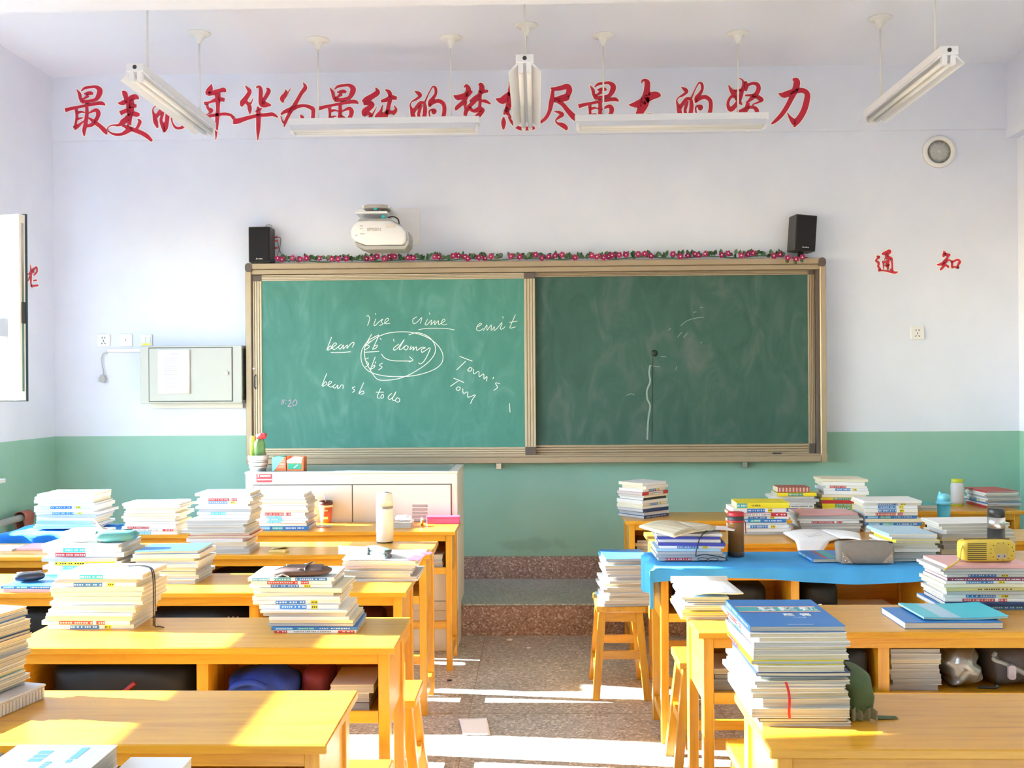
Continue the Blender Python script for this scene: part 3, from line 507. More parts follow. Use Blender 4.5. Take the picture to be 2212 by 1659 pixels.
cord = empty('power_cord', ony(221, 815, YF), label='grey power cord with plug dangling from the conduit', cat='cord'); M_gcord = mat('grey_cord', (.42, .43, .43), .5)
def wp(px, py, y): return ony(px, py, y) - cord.location
part('cable', MB().tube([wp(*p, 7.082) for p in catmull([(232, 762), (224, 764), (220, 772), (220, 785), (223, 798), (224, 812)], 4)], .004, 6), M_gcord, cord)
part('plug_body', MB().prism([tuple((wp(px, py, 7.08).x, wp(px, py, 7.08).z)) for px, py in ((221, 809), (227, 811), (229, 820), (226, 827), (218, 826), (214, 818), (217, 813))], -.035, -.008, 'y'), M_gcord, cord, bevel=.003)
for dy in (0, 5): p, q = wp(215, 818 + dy, 7.08), wp(211, 819 + dy, 7.08); part('pin', MB().tube([(p.x, -.02, p.z), (q.x, -.02, q.z)], .0028, 5), M_chrome, cord)
# metal control cabinet with door and notice sheet
CY = 6.93
a, b = ony(304, 872, CY), ony(522, 746, CY); cb = empty('wall_cabinet', ((a.x + b.x) / 2, YF, a.z), label='pale grey metal wall cabinet with small door beside the chalkboard', cat='cabinet'); w, h = (b.x - a.x) / 2, b.z - a.z
M_cab = mat('pale_grey_enamel', (.50, .515, .48), .4, .03)
part('body', MB().box(-w, w, CY - YF, 0, 0, h), M_cab, cb, bevel=.003)
dx0, dx1, dz0, dz1 = ony(323, 800, CY).x - cb.location.x, ony(501, 800, CY).x - cb.location.x, ony(410, 866, CY).z - a.z, ony(410, 752, CY).z - a.z
part('door_gap', MB().box(dx0 - .006, dx1 + .006, CY - YF - .0015, CY - YF + .001, dz0 - .006, dz1 + .006), mat('shadow_gap_grey', (.10, .11, .11), .6), cb)
dr = part('door', MB().box(dx0, dx1, CY - YF - .006, CY - YF - .001, dz0, dz1), M_cab, cb, bevel=.0015)
kx, kz = ony(491, 806, CY).x - cb.location.x, ony(491, 806, CY).z - a.z
part('knob', MB().lathe([(.012, CY - YF - .006), (.013, CY - YF - .016), (.009, CY - YF - .020), (.001, CY - YF - .0205)], 16, 0, (kx, 0, kz), 'y'), M_plast, dr)
part('louvre_panel', MB().box(w, w + .004, CY - YF + .02, -.01, .02, h - .02), mat('dark_green_grille', (.06, .09, .075), .5), cb)
for k in range(7): part('louvre', MB().box(w + .004, w + .010, CY - YF + .03, -.02, .04 + k * (h - .08) / 7, .05 + k * (h - .08) / 7), M_dark, cb)
part('cable_tray', MB().box(-w + .02, w - .03, -.05, 0, -.036, -.001), M_plast, cb, bevel=.002)
a2, b2 = ony(343, 851, CY), ony(411, 755, CY); hw = (b2.x - a2.x) / 2; hh = b2.z - a2.z
sh = MB().grid(lambda u, t: ((u - .5) * 2 * hw, -.004 - .012 * max(0, u - .7) ** 1.2 * (1 + math.sin(t * 9) * .5), t * hh), 10, 8)
ps = part('notice_sheet', sh, mat('white_paper', (.84, .84, .85), .7, .02), None, loc=((a2.x + b2.x) / 2, CY - .0075, a2.z), label='white printed notice sheet taped to the cabinet door', cat='paper sheet'); solidify(ps, .0006, 0)
M_print = mat('faint_grey_print', (.52, .52, .62), .8)
for k in range(15):
    ln = .62 if k % 4 != 3 else .4; tt = .80 - k * .047
    part('print_line', MB().box(-hw * .62, hw * (ln * 2 - 1.02) * .9, -.0062, -.0052, tt * hh, tt * hh + .0045), M_print, ps)
for k in range(4): part('print_mark', MB().box(-.028 + k * .016, -.018 + k * .016, -.0062, -.0052, .885 * hh, .885 * hh + .010), M_print, ps)
# speakers on the board frame
def text_mesh(s, size, m, name='lettering', bold=0.0):
    c = bpy.data.curves.new('t', 'FONT'); c.body = s; c.size = size; c.align_x = 'CENTER'; c.align_y = 'CENTER'; c.extrude = .0003; c.offset = bold
    o = bpy.data.objects.new('t', c); COL.objects.link(o); bpy.context.view_layer.update()
    me = bpy.data.meshes.new_from_object(o.evaluated_get(bpy.context.evaluated_depsgraph_get())); bpy.data.objects.remove(o); me.name = name; me.materials.clear(); me.materials.append(m); return me
M_grille = mat('black_speaker_cloth', (.010, .010, .014), .85, .3, 400, bump=.2); M_case = mat('charcoal_speaker_case', (.035, .033, .038), .4, .1, 30)
def speaker(loc, rz, ry, lab, stand):
    r = empty('loudspeaker', loc, (0, math.radians(ry), math.radians(rz)), label=lab, cat='speaker', group='black loudspeakers over the chalkboard'); z = .045 if stand else .004
    part('cabinet', MB().box(-.075, .075, -.13, 0, z, z + .245), M_case, r, bevel=.004)
    part('grille', MB().box(-.070, .070, -.140, -.1301, z + .006, z + .239), M_grille, r, bevel=.004)
    mb = MB(); f = lambda u, vv, h: (u * .001, -.1404 - h, z + .02 + vv * .001)
    for st in strokes('-19,9,3 -19,0,3 -23,-2,2;-15,4,2.4 -14,0,2.4 -10,4,2.4 -9,0,2.4;-5,4,2.4 -5,0,2.4 -1,4,2.4 0,0,2.4 4,4,2.4 5,0,2.4;8,8,2.4 8,0,2.4 13,2,2.4 9,5,2.4;16,0,2.4 19,5,2.4 22,0,2.4 17,0,2.4'): ribbon(mb, st, f, .0008)
    part('logo', mb, M_plast, r, fix=False)
    if stand: part('stand', MB().lathe([(.055, 0), (.055, .006), (.02, .012), (.02, .046)], 20, 0, (0, -.06, 0)), M_case, r)
    else: part('foot_pad', MB().box(-.06, .06, -.12, -.01, 0, .0041), M_black, r)
    return r
p = ony(561, 566, 6.975); sp = speaker((p.x, 7.10, zt + .003), 0, 0, 'black loudspeaker with red plugs at one end of the flower garland', False)
for k, zz in enumerate((.19, .165, .115)): part('plug', MB().tube([(.075, -.02, zz), (.100, -.022, zz + .003)], .005, 6), mat('red_plug', (.45, .03, .04), .5), sp)
part('cable', MB().tube(catmull([(.100, -.022, .19), (.12, -.02, .18), (.11, -.02, .10), (.095, -.03, .05), (.11, -.04, .012)], 4), .0022, 5), M_dark, sp)
part('cable', MB().tube(catmull([(.100, -.022, .165), (.108, -.02, .11), (.14, -.03, .05), (.19, -.05, .01)], 4), .002, 5), M_dark, sp)
part('coiled_cable', MB().tube([(.045 + .022 * math.cos(q * .5), -.05, .258 + .018 * math.sin(q * .5)) for q in range(14)], .004, 5), M_gcord, sp)
p = ony(1731, 560, 6.975); speaker((p.x, 7.095, zt + .003), 8, 4, 'black loudspeaker leaning on a small stand at the dark panel end', True)
# flower garland along the top of the board
random.seed(5)
M_leaf = mat('artificial_leaf_green', (.055, .13, .06), .5, .35, 40); M_leaf2 = mat('artificial_leaf_pale', (.15, .22, .12), .5, .3, 40)
M_pet = mat('magenta_petal', (.36, .010, .12), .55, .3, 60); M_eye = mat('flower_centre', (.75, .55, .50), .6)
ga = empty('flower_garland', (X(1150), 7.02, zt + .001), label='artificial garland of magenta flowers and leaves along the board top', cat='garland')
fl = MB()
for k in range(5):
    q = 2 * math.pi * k / 5; c_, s_ = math.cos(q), math.sin(q)
    def Pp(r, t, d): return (r * c_ - t * s_, d, r * s_ + t * c_)
    fl.add([Pp(.001, 0, 0), Pp(.009, .009, -.006), Pp(.019, .0085, -.001), Pp(.0225, .001, -.003), Pp(.019, -.008, -.002), Pp(.009, -.0095, -.006)], [(0, 1, 2), (0, 2, 3), (0, 3, 4), (0, 4, 5)], 0)
fl.lathe([(.006, -.004), (.004, -.010), (.001, -.011)], 6, 1, axis='y')
fm = fl.mesh('flower', [M_pet, M_eye], fix=False, merge=.0008)
lf = []
for m in (M_leaf, M_leaf2):
    b = MB(); b.add([(0, 0, 0), (-.013, -.003, .014), (0, .004, .016), (.013, -.003, .014), (-.012, -.001, .028), (0, .006, .030), (.012, -.001, .028), (0, .004, .044)], [(0, 2, 1), (0, 3, 2), (1, 2, 5, 4), (2, 3, 6, 5), (4, 5, 7), (5, 6, 7)])
    lf.append(b.mesh('leaf', m, fix=False))
x = X(604) - ga.location.x; xe = X(1696) - ga.location.x
part('vine', MB().tube([(x + (xe - x) * t / 60, -.03 + .012 * math.sin(t * 1.3), .012 + .006 * math.sin(t * .9)) for t in range(61)], .004, 5), M_leaf, ga)
n = 0
while x < xe:
    if True:
        for rep in range(3): ob('leaf', lf[random.random() < .3], ga, (x + random.uniform(-.012, .012), random.uniform(-.05, -.01), random.uniform(.008, .030)), (random.uniform(-.6, .3), random.uniform(-1.1, 1.1), random.uniform(-.6, .6)))
    if random.random() < .5: ob('flower', fm, ga, (x + random.uniform(-.01, .01), random.uniform(-.085, -.055), random.uniform(.012, .036)), (random.uniform(-.5, .3), random.uniform(0, 6), random.uniform(-.5, .5)))
    x += random.uniform(.030, .052)
for dx, dz in ((.0, -.012), (.055, -.022), (.098, -.010)):
    ob('flower', fm, ga, (xe - .01 + dx, -.150, dz), (0, dx * 30, 0)); ob('leaf', lf[0], ga, (xe - .01 + dx, -.145, dz - .005), (2.6, .3, 0))
# short-throw projector on its wall mount
M_pw = mat('projector_white', (.80, .81, .84), .35, .02); M_pg = mat('projector_grey', (.40, .39, .38), .45, .03); M_cyan = mat('cyan_knob', (.03, .42, .48), .4)
pj = empty('wall_projector', ony(819, 540, 7.0), label='white short-throw projector on a wall mount above the chalkboard', cat='projector'); PJ = pj.location.copy(); pj.location.y = YF; PJ.y = YF
def q3(px, py, y): p = ony(px, py, y); return (p.x - PJ.x, y - YF, p.z - PJ.z)
part('wall_plate', MB().prism([(lambda c: (c[0], c[2]))(q3(px, py, 7.09)) for px, py in rrect(770, 907, 450, 528, 8)], -.008, 0, 'y'), M_pw, pj, bevel=.0015)
bz = [(764, 486), (771, 478), (800, 476), (845, 477), (868, 489), (879, 501), (880, 522), (873, 530), (790, 531), (770, 526), (759, 512), (758, 498)]
def loft(loops, m, name, par, smooth=True, mi=None):
    b = MB(); n = len(loops[0]); vs = [v for L in loops for v in L]
    fs = [(r * n + i, r * n + (i + 1) % n, (r + 1) * n + (i + 1) % n, (r + 1) * n + i) for r in range(len(loops) - 1) for i in range(n)] + [tuple(range(n)), tuple(range(len(loops) * n - 1, len(loops) * n - n - 1, -1))]
    b.add(vs, fs, 0, smooth); return part(name, b, m, par)
cx, cy = 819, 505
ring = lambda k, y, dy=0: [q3(cx + (px - cx) * k, cy + (py - cy) * k + dy, y) for px, py in bz]
loft([ring(.90, 6.700), ring(.97, 6.706), ring(1, 6.73), ring(1.0, 6.86), ring(.97, 6.97), ring(.92, 6.985)], M_pw, 'body', pj)
hz = [(766, 522), (790, 532), (873, 531), (880, 520), (882, 500), (884, 512), (883, 528), (875, 538), (790, 540), (772, 533)]
part('mirror_hood', MB().prism([(lambda c: (c[0], c[2]))(q3(px, py, 6.70)) for px, py in hz], 6.69 - YF, 6.90 - YF, 'y'), M_pg, pj, bevel=.002)
part('top_cover', MB().prism([(lambda c: (c[0], c[2]))(q3(px, py, 6.75)) for px, py in [(772, 479), (778, 473), (842, 473), (866, 486), (870, 491), (846, 480), (800, 478.5)]], 6.735 - YF, 6.96 - YF, 'y'), M_pg, pj, bevel=.001)
part('mount_arm', MB().box(q3(786, 0, 6.9)[0], q3(846, 0, 6.9)[0], -.34, -.006, q3(0, 466, 6.9)[2], q3(0, 459, 6.9)[2]), M_pw, pj, bevel=.004)
part('mount_head', MB().prism(rrect(-.085, .085, -.10, .10, .06, 6), q3(0, 462, 6.8)[2], q3(0, 455, 6.8)[2], 'z'), M_pg, pj, loc=(q3(811, 0, 6.8)[0], -.28, 0), bevel=.003)
part('mount_plate', MB().box(q3(770, 0, 6.85)[0], q3(838, 0, 6.85)[0], -.36, -.12, q3(0, 476, 6.85)[2], q3(0, 471, 6.85)[2]), M_pw, pj, bevel=.002)
part('mount_neck', MB().box(q3(803, 0, 6.85)[0], q3(822, 0, 6.85)[0], -.30, -.20, q3(0, 473, 6.85)[2], q3(0, 461, 6.85)[2]), M_pg, pj, bevel=.002)
for px, py in ((811, 450), (828, 468)):
    c = q3(px, py, 6.74); part('adjust_knob', MB().lathe([(.012, -.004), (.014, 0), (.014, .01), (.010, .014), (.001, .014)], 14, 0, c, 'y'), M_cyan, pj)
part('cable', MB().tube(catmull([q3(838, 470, 6.78), q3(850, 468, 6.80), q3(860, 474, 6.84), q3(862, 484, 6.9)], 5), .005, 6), M_dark, pj)
part('cable', MB().tube(catmull([q3(825, 540, 6.98), q3(826, 551, 7.0), q3(825, 561, 7.0)], 4), .006, 6), M_gcord, pj)
part('lens_window', MB().box(q3(830, 0, 6.695)[0], q3(850, 0, 6.695)[0], 6.690 - YF, 6.702 - YF, q3(0, 500, 6.69)[2], q3(0, 491, 6.69)[2]), mat('pale_lens_panel', (.62, .58, .55), .3), pj, bevel=.001)
o = ob('brand_lettering', text_mesh('EPSON', .030, M_pg, bold=.0006), pj, q3(808, 496, 6.698), (math.pi / 2, 0, 0))
part('badge', MB().box(*[q3(px, 0, 6.697)[0] for px in (802, 813)], 6.6965 - YF, 6.699 - YF, *[q3(0, py, 6.69)[2] for py in (506, 502)]), mat('pale_badge', (.55, .53, .52), .5), pj)
for px, py, wd in ((777, 496, 6), (777, 502, 6), (779, 513, 10), (766, 516, 5)): part('print_mark', MB().box(q3(px - wd / 2, 0, 6.697)[0], q3(px + wd / 2, 0, 6.697)[0], 6.6965 - YF, 6.702 - YF, q3(0, py + .7, 6.69)[2], q3(0, py - .7, 6.69)[2]), M_pg, pj)
# heating pipe with cloth on the window wall
pp = empty('heating_pipe', (XL + .1, 6.3, 0), label='grey heating pipe along the window wall', cat='pipe')
a, b = onx(0, 1128, XL + .1), onx(68, 1113, XL + .1)
part('pipe', MB().tube([(0, a.y - 6.3 - 1.2, a.z - .02), (0, 7.08 - 6.3, a.z)], .022, 12), mat('grey_pipe_paint', (.35, .37, .36), .5), pp)
for yy in (-.5, .55): part('pipe_bracket', MB().box(-.1, .0, yy - .01, yy + .01, a.z - .035, a.z - .02), M_dark, pp)
c = onx(52, 1125, XL + .1)
rg = MB().grid(lambda u, t: ((.034 + .004 * math.sin(u * 9)) * (math.sin(t * math.pi * 2 - math.pi)) * (1 if .25 < t < .75 else .9), (u - .5) * .11, (.030 * math.cos((t - .5) * math.pi * 2) if .3 < t < .7 else -(abs(t - .5) - .2) * .55 + .008)), 6, 20)
o = part('cleaning_rag', rg, mat('faded_red_cloth', (.33, .11, .085), .9, .25, 30), None, loc=(c.x, c.y, a.z), label='faded red rag hung over the heating pipe', cat='rag'); solidify(o, .004, 1)
# ================================================================ teacher's podium with plant and chalk boxes
PYF, PYB, PZ = 5.90, 6.40, 1.05
px0, px1 = ony(531, 1060, PYF).x, ony(988, 1060, PYF).x
po = empty('teacher_podium', ((px0 + px1) / 2, PYF, 0), label='cream metal teacher podium with grey inlaid top before the chalkboard', cat='podium'); hw = (px1 - px0) / 2; M_pod = mat('podium_cream_enamel', (.66, .61, .54), .4, .03, 4)
part('base', MB().box(-hw + .01, hw - .01, .012, PY - PYF - .02, 0, .24), M_pod, po, bevel=.003)
part('body', MB().box(-hw, hw, 0, PYB - PYF, .24, PZ - .012), M_pod, po, bevel=.003)
part('top_rim', MB().box(-hw - .004, hw + .004, -.004, PYB - PYF + .004, PZ - .012, PZ), M_pod, po, bevel=.003)
M_gl = mat('grey_marbled_laminate', (.16, .20, .21), .15, .55, 5, stretch=(1.2, 14, 1))
part('top_inlay', MB().box(-hw + .03, hw - .05, .02, PYB - PYF - .03, PZ, PZ + .003), M_gl, po)
sx, dzt = ony(762, 1100, PYF).x - po.location.x, ony(762, 1048, PYF).z; dxr = ony(974, 1100, PYF).x - po.location.x
for a, b in ((-hw + .05, sx - .003), (sx + .003, dxr)):
    d = part('door', MB().box(a, b, -.010, -.001, .30, dzt), M_pod, po, bevel=.002)
    if b > 0:
        for k in range(5): zz = ony(905, 1092 + k * 7.8, PYF).z; xa, xb = ony(891, 1100, PYF).x - po.location.x, ony(924, 1100, PYF).x - po.location.x; part('louvre', MB().add([(xa, -.0102, zz - .007), (xb, -.0102, zz - .007), (xb, -.0102, zz + .007), (xa, -.0102, zz + .007), (xa + .003, -.015, zz - .005), (xb - .003, -.015, zz - .005), (xb - .003, -.011, zz + .006), (xa + .003, -.011, zz + .006)], [(3, 2, 1, 0), (4, 5, 6, 7), (0, 1, 5, 4), (1, 2, 6, 5), (2, 3, 7, 6), (3, 0, 4, 7)]), M_pod, d)
part('door_gap', MB().box(-hw + .044, dxr + .006, -.002, .001, .294, dzt + .006), mat('podium_gap', (.12, .11, .09), .6), po)
a, b = ony(554, 1042, PYF), ony(588, 1023, PYF)
stk = part('red_sticker', MB().prism(rrect(a.x - po.location.x, b.x - po.location.x, a.z, b.z, .008), -.0012, -.0002, 'y'), mat('sticker_red', (.55, .05, .08), .5), po)
w = b.x - a.x; hx = a.x - po.location.x
part('sticker_print', MB().box(hx + .004, hx + w - .004, -.0016, -.0011, a.z + .013, a.z + .019), M_plast, stk); part('sticker_print', MB().box(hx + .022, hx + w - .01, -.0016, -.0011, a.z + .034, a.z + .043), M_plast, stk)
part('sticker_mark', MB().prism([(hx + .005, a.z + .03), (hx + .018, a.z + .03), (hx + .014, a.z + .036), (hx + .016, a.z + .047), (hx + .008, a.z + .047), (hx + .009, a.z + .036)], -.0016, -.0011, 'y'), M_plast, stk)
# grafted cactus in a white ringed pot
def onpod(px, py): return onz(px, py, PZ + .003)
p = onpod(577, 1009); p.y = 6.02
k_ = 2200 / 6.02
cp = empty('potted_cactus', (p.x, p.y, PZ + .003), label='grafted cactus with red crown in a white ringed pot', cat='potted plant')
part('pot', MB().lathe([(.001, 0), (.044, 0), (.048, .012), (.052, .014), (.052, .022), (.049, .024), (.054, .034), (.056, .036), (.056, .046), (.053, .048), (.058, .060), (.060, .062), (.060, .086), (.054, .088), (.050, .074), (.001, .074)], 28), mat('white_glazed_pot', (.78, .77, .72), .25, .02), cp)
for z in (.0235, .047, .0605): part('pot_ring', MB().lathe([(.0505 + (z - .02) * .16, z - .0025), (.0535 + (z - .02) * .16, z), (.0505 + (z - .02) * .16, z + .0025)], 28), mat('dark_glaze_ring', (.10, .12, .10), .3), cp)
part('soil', MB().lathe([(.052, .075), (.03, .079), (.001, .081)], 16), mat('potting_soil', (.05, .035, .025), .95, .4, 80), cp)
M_cac = mat('cactus_green', (.13, .27, .10), .5, .3, 30); M_cac2 = mat('cactus_yellow_green', (.45, .55, .10), .5, .25, 30)
def cactus(x, h, r, m):
    b = MB(); prof = [(.75, 0), (1.0, .25), (1.02, .5), (.95, .8), (.6, .97), (.05, 1.0)]; n = 18
    for rr, t in prof:
        for j in range(n): q = 2 * math.pi * j / n; k = r * rr * (1 + .42 * (abs(math.cos(q * 1.5)) - .6)); b.v.append((x + k * math.cos(q), k * math.sin(q), .078 + h * t))
    for i in range(len(prof) - 1):
        for j in range(n): l = (j + 1) % n; b.f.append((i * n + j, i * n + l, (i + 1) * n + l, (i + 1) * n + j)); b.m.append(0); b.sm.append(True)
    return b
part('cactus_column', cactus(.008, .106, .030, M_cac), M_cac, cp, label='ribbed green column'); part('cactus_column', cactus(-.032, .126, .017, M_cac2), M_cac2, cp, label='yellow-green column')
cr = MB()
for k in range(9): q = k * 2.4; cr.lathe([(.001, -.016), (.013, -.008), (.016, 0), (.012, .010), (.001, .014)], 8, 0, (.020 + .018 * math.cos(q) * (k > 0), .014 * math.sin(q) * (k > 0), .196 + .005 * (k % 3)))
part('red_crown', cr, mat('cactus_crown_red', (.60, .06, .08), .55, .3, 60), cp, kind='stuff'); part('offshoot', cactus(.035, .03, .012, M_cac), mat('withered_brown', (.28, .16, .08), .7), cp)
def chalkbox(px, py, w, d, h, rz, lab, opened):
    p = onpod(px, py); p.y = 5.93 + d / 2 + .01; r = empty('chalk_box', (p.x, p.y, PZ + .003), (0, 0, math.radians(rz)), label=lab, cat='box', group='chalk boxes on the podium')
    mo, mg, mc = mat('box_orange', (.62, .16, .05), .6), mat('box_green', (.03, .32, .20), .6), mat('box_cyan', (.20, .58, .58), .6)
    b = MB(); t = .0015
    b.box(-w / 2, w / 2, -d / 2, -d / 2 + t, 0, h * (.62 if opened else 1)).box(-w / 2, w / 2, d / 2 - t, d / 2, 0, h).box(-w / 2, -w / 2 + t, -d / 2 + t, d / 2 - t, 0, h).box(w / 2 - t, w / 2, -d / 2 + t, d / 2 - t, 0, h).box(-w / 2 + t, w / 2 - t, -d / 2 + t, d / 2 - t, 0, t)
    part('carton', b, mo, r, merge=1e-5)
    if opened:
        part('torn_flap', MB().add([(-w / 2, -d / 2 - .001, h * .55), (w / 2 - .012, -d / 2 - .001, h * .55), (w / 2 - .004, -d / 2 - .0015, h * .98), (0, -d / 2 - .02, h * 1.05), (-w / 2 + .004, -d / 2 - .02, h * .75)], [(0, 1, 2, 3, 4)]), M_plast, r, fix=False)
        part('green_panel', MB().box(-w / 2 + .006, w / 2 - .014, -d / 2 - .0008, -d / 2 - .0001, h * .12, h * .52), mg, r)
        part('printed_chalk', MB().add([(-.012, -d / 2 - .0012, h * .2), (-.004, -d / 2 - .0012, h * .2), (.018, -d / 2 - .0012, h * .42), (.012, -d / 2 - .0012, h * .44)], [(0, 1, 2, 3)]), M_plast, r, fix=False)
    else:
        part('cyan_panel', MB().add([(-w / 2, -d / 2 - .0006, 0), (-w / 2, -d / 2 - .0006, h), (w / 2 - .006, -d / 2 - .0006, h), (-w / 2 + .01, -d / 2 - .0006, 0)], [(0, 1, 2, 3)]), mc, r, fix=False)
        for k in range(6): part('print_line', MB().box(w / 2 - .012 - .005 * (k + 2), w / 2 - .006, -d / 2 - .0012, -d / 2 - .0007, h * (.75 - k * .11), h * (.75 - k * .11) + .0022), M_plast, r)
        part('lid_flap', MB().box(-w / 2, w / 2, -d / 2, d / 2, h, h + .002), mg, r, rot=(0, -.12, 0))
chalkbox(614, 1013, .080, .07, .082, 4, 'orange and cyan printed chalk box, closed, next to the cactus', False); chalkbox(652, 1012, .10, .07, .082, -3, 'orange and green chalk box, torn open', True)
# ================================================================ books
PAL = {'w': ('white', (.76, .76, .76)), 'c': ('cream', (.74, .68, .52)), 'g': ('grey', (.42, .42, .43)), 'b': ('blue', (.035, .18, .48)), 't': ('teal', (.05, .36, .38)), 'r': ('red', (.50, .035, .045)), 'y': ('yellow', (.78, .64, .03)),
       'n': ('navy', (.02, .045, .16)), 'k': ('black', (.02, .02, .022)), 'e': ('green', (.04, .25, .13)), 'm': ('maroon', (.22, .035, .09)), 'h': ('khaki', (.62, .52, .22)), 'p': ('pink', (.68, .36, .36)), 'a': ('sky-blue', (.12, .42, .66)), 'o': ('brown', (.20, .10, .05)), 'i': ('indigo', (.05, .06, .36)), 'u': ('cyan', (.06, .48, .60)), 's': ('striped', (.45, .10, .10)), 'l': ('pale blue', (.36, .55, .70))}
def cov(c): return mat('book_cover_' + PAL[c][0].replace(' ', '_'), PAL[c][1], .38, .06, 14)
def pages_mat(name, c0, c1):
    m = bpy.data.materials.new(name); m.use_nodes = True; N = m.node_tree.nodes; K = m.node_tree.links; b = N['Principled BSDF']
    tc = N.new('ShaderNodeTexCoord'); mp = N.new('ShaderNodeMapping'); mp.inputs['Scale'].default_value = (2, 2, 420); K.new(tc.outputs['Object'], mp.inputs[0])
    nz = N.new('ShaderNodeTexNoise'); nz.inputs['Scale'].default_value = 1.5; nz.inputs['Detail'].default_value = 3; K.new(mp.outputs[0], nz.inputs['Vector'])
    r = ramp(N, [(.35, c0), (.62, c1)]); K.new(nz.outputs['Fac'], r.inputs[0]); K.new(r.outputs[0], b.inputs['Base Color']); b.inputs['Roughness'].default_value = .85
    bp = N.new('ShaderNodeBump'); bp.inputs['Strength'].default_value = .25; bp.inputs['Distance'].default_value = .002; K.new(nz.outputs['Fac'], bp.inputs['Height']); K.new(bp.outputs[0], b.inputs['Normal']); return m
M_pgs = [pages_mat('book_pages_white', (.46, .44, .41), (.68, .66, .62)), pages_mat('book_pages_cream', (.45, .38, .26), (.63, .56, .41)), pages_mat('book_pages_grey', (.30, .29, .27), (.50, .485, .46))]
RB = random.Random(11); RS = random.Random(3)
def book_meshes(L, Wd, Tk, lab, dz):
    """paperback lying flat: x along the spine, spine face at y=0, fore-edge at y=Wd, z up from 0; dz(x, y, z) is the sag it shares with its stack"""
    n, m = 6, 4; ct = min(.0012, Tk * .18); gap = min(.0015, Wd * .01)
    yo = [.0006 + (Wd - .0006) * j / m for j in range(m + 1)]; yi = [ct + (Wd - ct) * j / m for j in range(m + 1)]
    prof = [(y, 0) for y in yo] + [(y, ct) for y in reversed(yi)] + [(y, Tk - ct) for y in yi] + [(y, Tk) for y in reversed(yo)] + [(0, Tk * .8), (0, Tk * .2)]
    k = len(prof); M1 = m + 1; cv = MB()
    for i in range(n + 1):
        x = -L / 2 + L * i / n
        for y, z in prof: cv.v.append((x, y, z + dz(x, y, z)))
    for i in range(n):
        for j in range(k): cv.f.append((i * k + j, (i + 1) * k + j, (i + 1) * k + (j + 1) % k, i * k + (j + 1) % k))
    caps = [(j, j + 1, 2 * M1 - 2 - j, 2 * M1 - 1 - j) for j in range(m)] + [(2 * M1 + j, 2 * M1 + j + 1, 4 * M1 - 2 - j, 4 * M1 - 1 - j) for j in range(m)] + [(0, 2 * M1 - 1, 2 * M1, 4 * M1 - 1, 4 * M1, 4 * M1 + 1)]
    cv.f += [c[::-1] for c in caps] + [tuple(n * k + q for q in c) for c in caps]; cv.m = [0] * len(cv.f); cv.sm = [False] * len(cv.f)
    pb = MB(); y0, y1 = ct + .0002, Wd - gap; z0, z1 = ct + .0001, Tk - ct - .0001
    pr = [(y0 + (y1 - y0) * j / m, z0) for j in range(m + 1)] + [(y1 - (y1 - y0) * j / m, z1) for j in range(m + 1)]; kp = len(pr)
    for i in range(n + 1):
        x = (-L / 2 + .001) + (L - .002) * i / n
        for y, z in pr: pb.v.append((x, y, z + dz(x, y, z)))
    for i in range(n):
        for j in range(kp): pb.f.append((i * kp + j, (i + 1) * kp + j, (i + 1) * kp + (j + 1) % kp, i * kp + (j + 1) % kp))
    cp_ = [(j, j + 1, kp - 2 - j, kp - 1 - j) for j in range(m)]
    pb.f += [c[::-1] for c in cp_] + [tuple(n * kp + q for q in c) for c in cp_]; pb.m = [0] * len(pb.f); pb.sm = [False] * len(pb.f)
    lb = None; lm = []
    if lab:
        # printed spine: cells along the spine; small light marks along the middle row stand for the lettering
        lb = MB(); ink_w, ink_k = cov('w'), cov('k'); lm = [ink_w, ink_k]
        for (s0, s1, colr, marks) in lab:
            m_ = max(1, marks * 3) * 2 + 1; kx = len(lb.v); cx_ = [0.0]
            if cov(colr) not in lm: lm.append(cov(colr))
            for i in range(m_): cx_.append(cx_[-1] + (RS.uniform(.5, .8) if i % 2 else RS.uniform(.3, .5) if RS.random() < .75 else 1.2))
            for i in range(m_ + 1):
                x = -L / 2 + L * (s0 + (s1 - s0) * cx_[i] / cx_[-1])
                for rr in (.07, .33, .67, .93): lb.v.append((x, -.0003, Tk * rr + dz(x, 0, Tk * rr)))
            for i in range(m_):
                for j in range(3):
                    q = kx + i * 4 + j; lb.f.append((q, q + 4, q + 5, q + 1)); ink = i % 2 == 1 and j == 1
                    lb.m.append(lm.index(ink_k if (ink and colr in 'wychp') else ink_w if ink else cov(colr))); lb.sm.append(False)
    return cv, pb, lb, lm
def add_book(loc, rz, L, Wd, Tk, c, label, group, lab=None, pg=0, dz=None, tilt=(0, 0), name='book'):
    dz = dz or (lambda x, y, z: 0.0)
    cv, pb, lb, lm = book_meshes(L, Wd, Tk, lab, dz)
    r = part(name, cv, cov(c), None, loc=loc, rot=(tilt[0], tilt[1], rz), fix=False, label=label, cat='book', group=group)
    part('pages', pb, M_pgs[pg], r, fix=False)
    if lb: part('spine_print', lb, lm, r, fix=False)
    r_top = lambda x, y: Tk + dz(x, y, Tk)
    return r, r_top
def cover_print(bk, rects):
    """flat printed bands on a book's front cover, following its sag; rect = (x0, x1, y0, y1, colour)"""
    r, zf = bk
    for x0, x1, y0, y1, c in rects: part('cover_band', MB().grid(lambda u, t: (x0 + (x1 - x0) * u, y0 + (y1 - y0) * t, zf(x0 + (x1 - x0) * u, y0 + (y1 - y0) * t) + .0004), 8, 6, smooth=False), cov(c), r, fix=False)
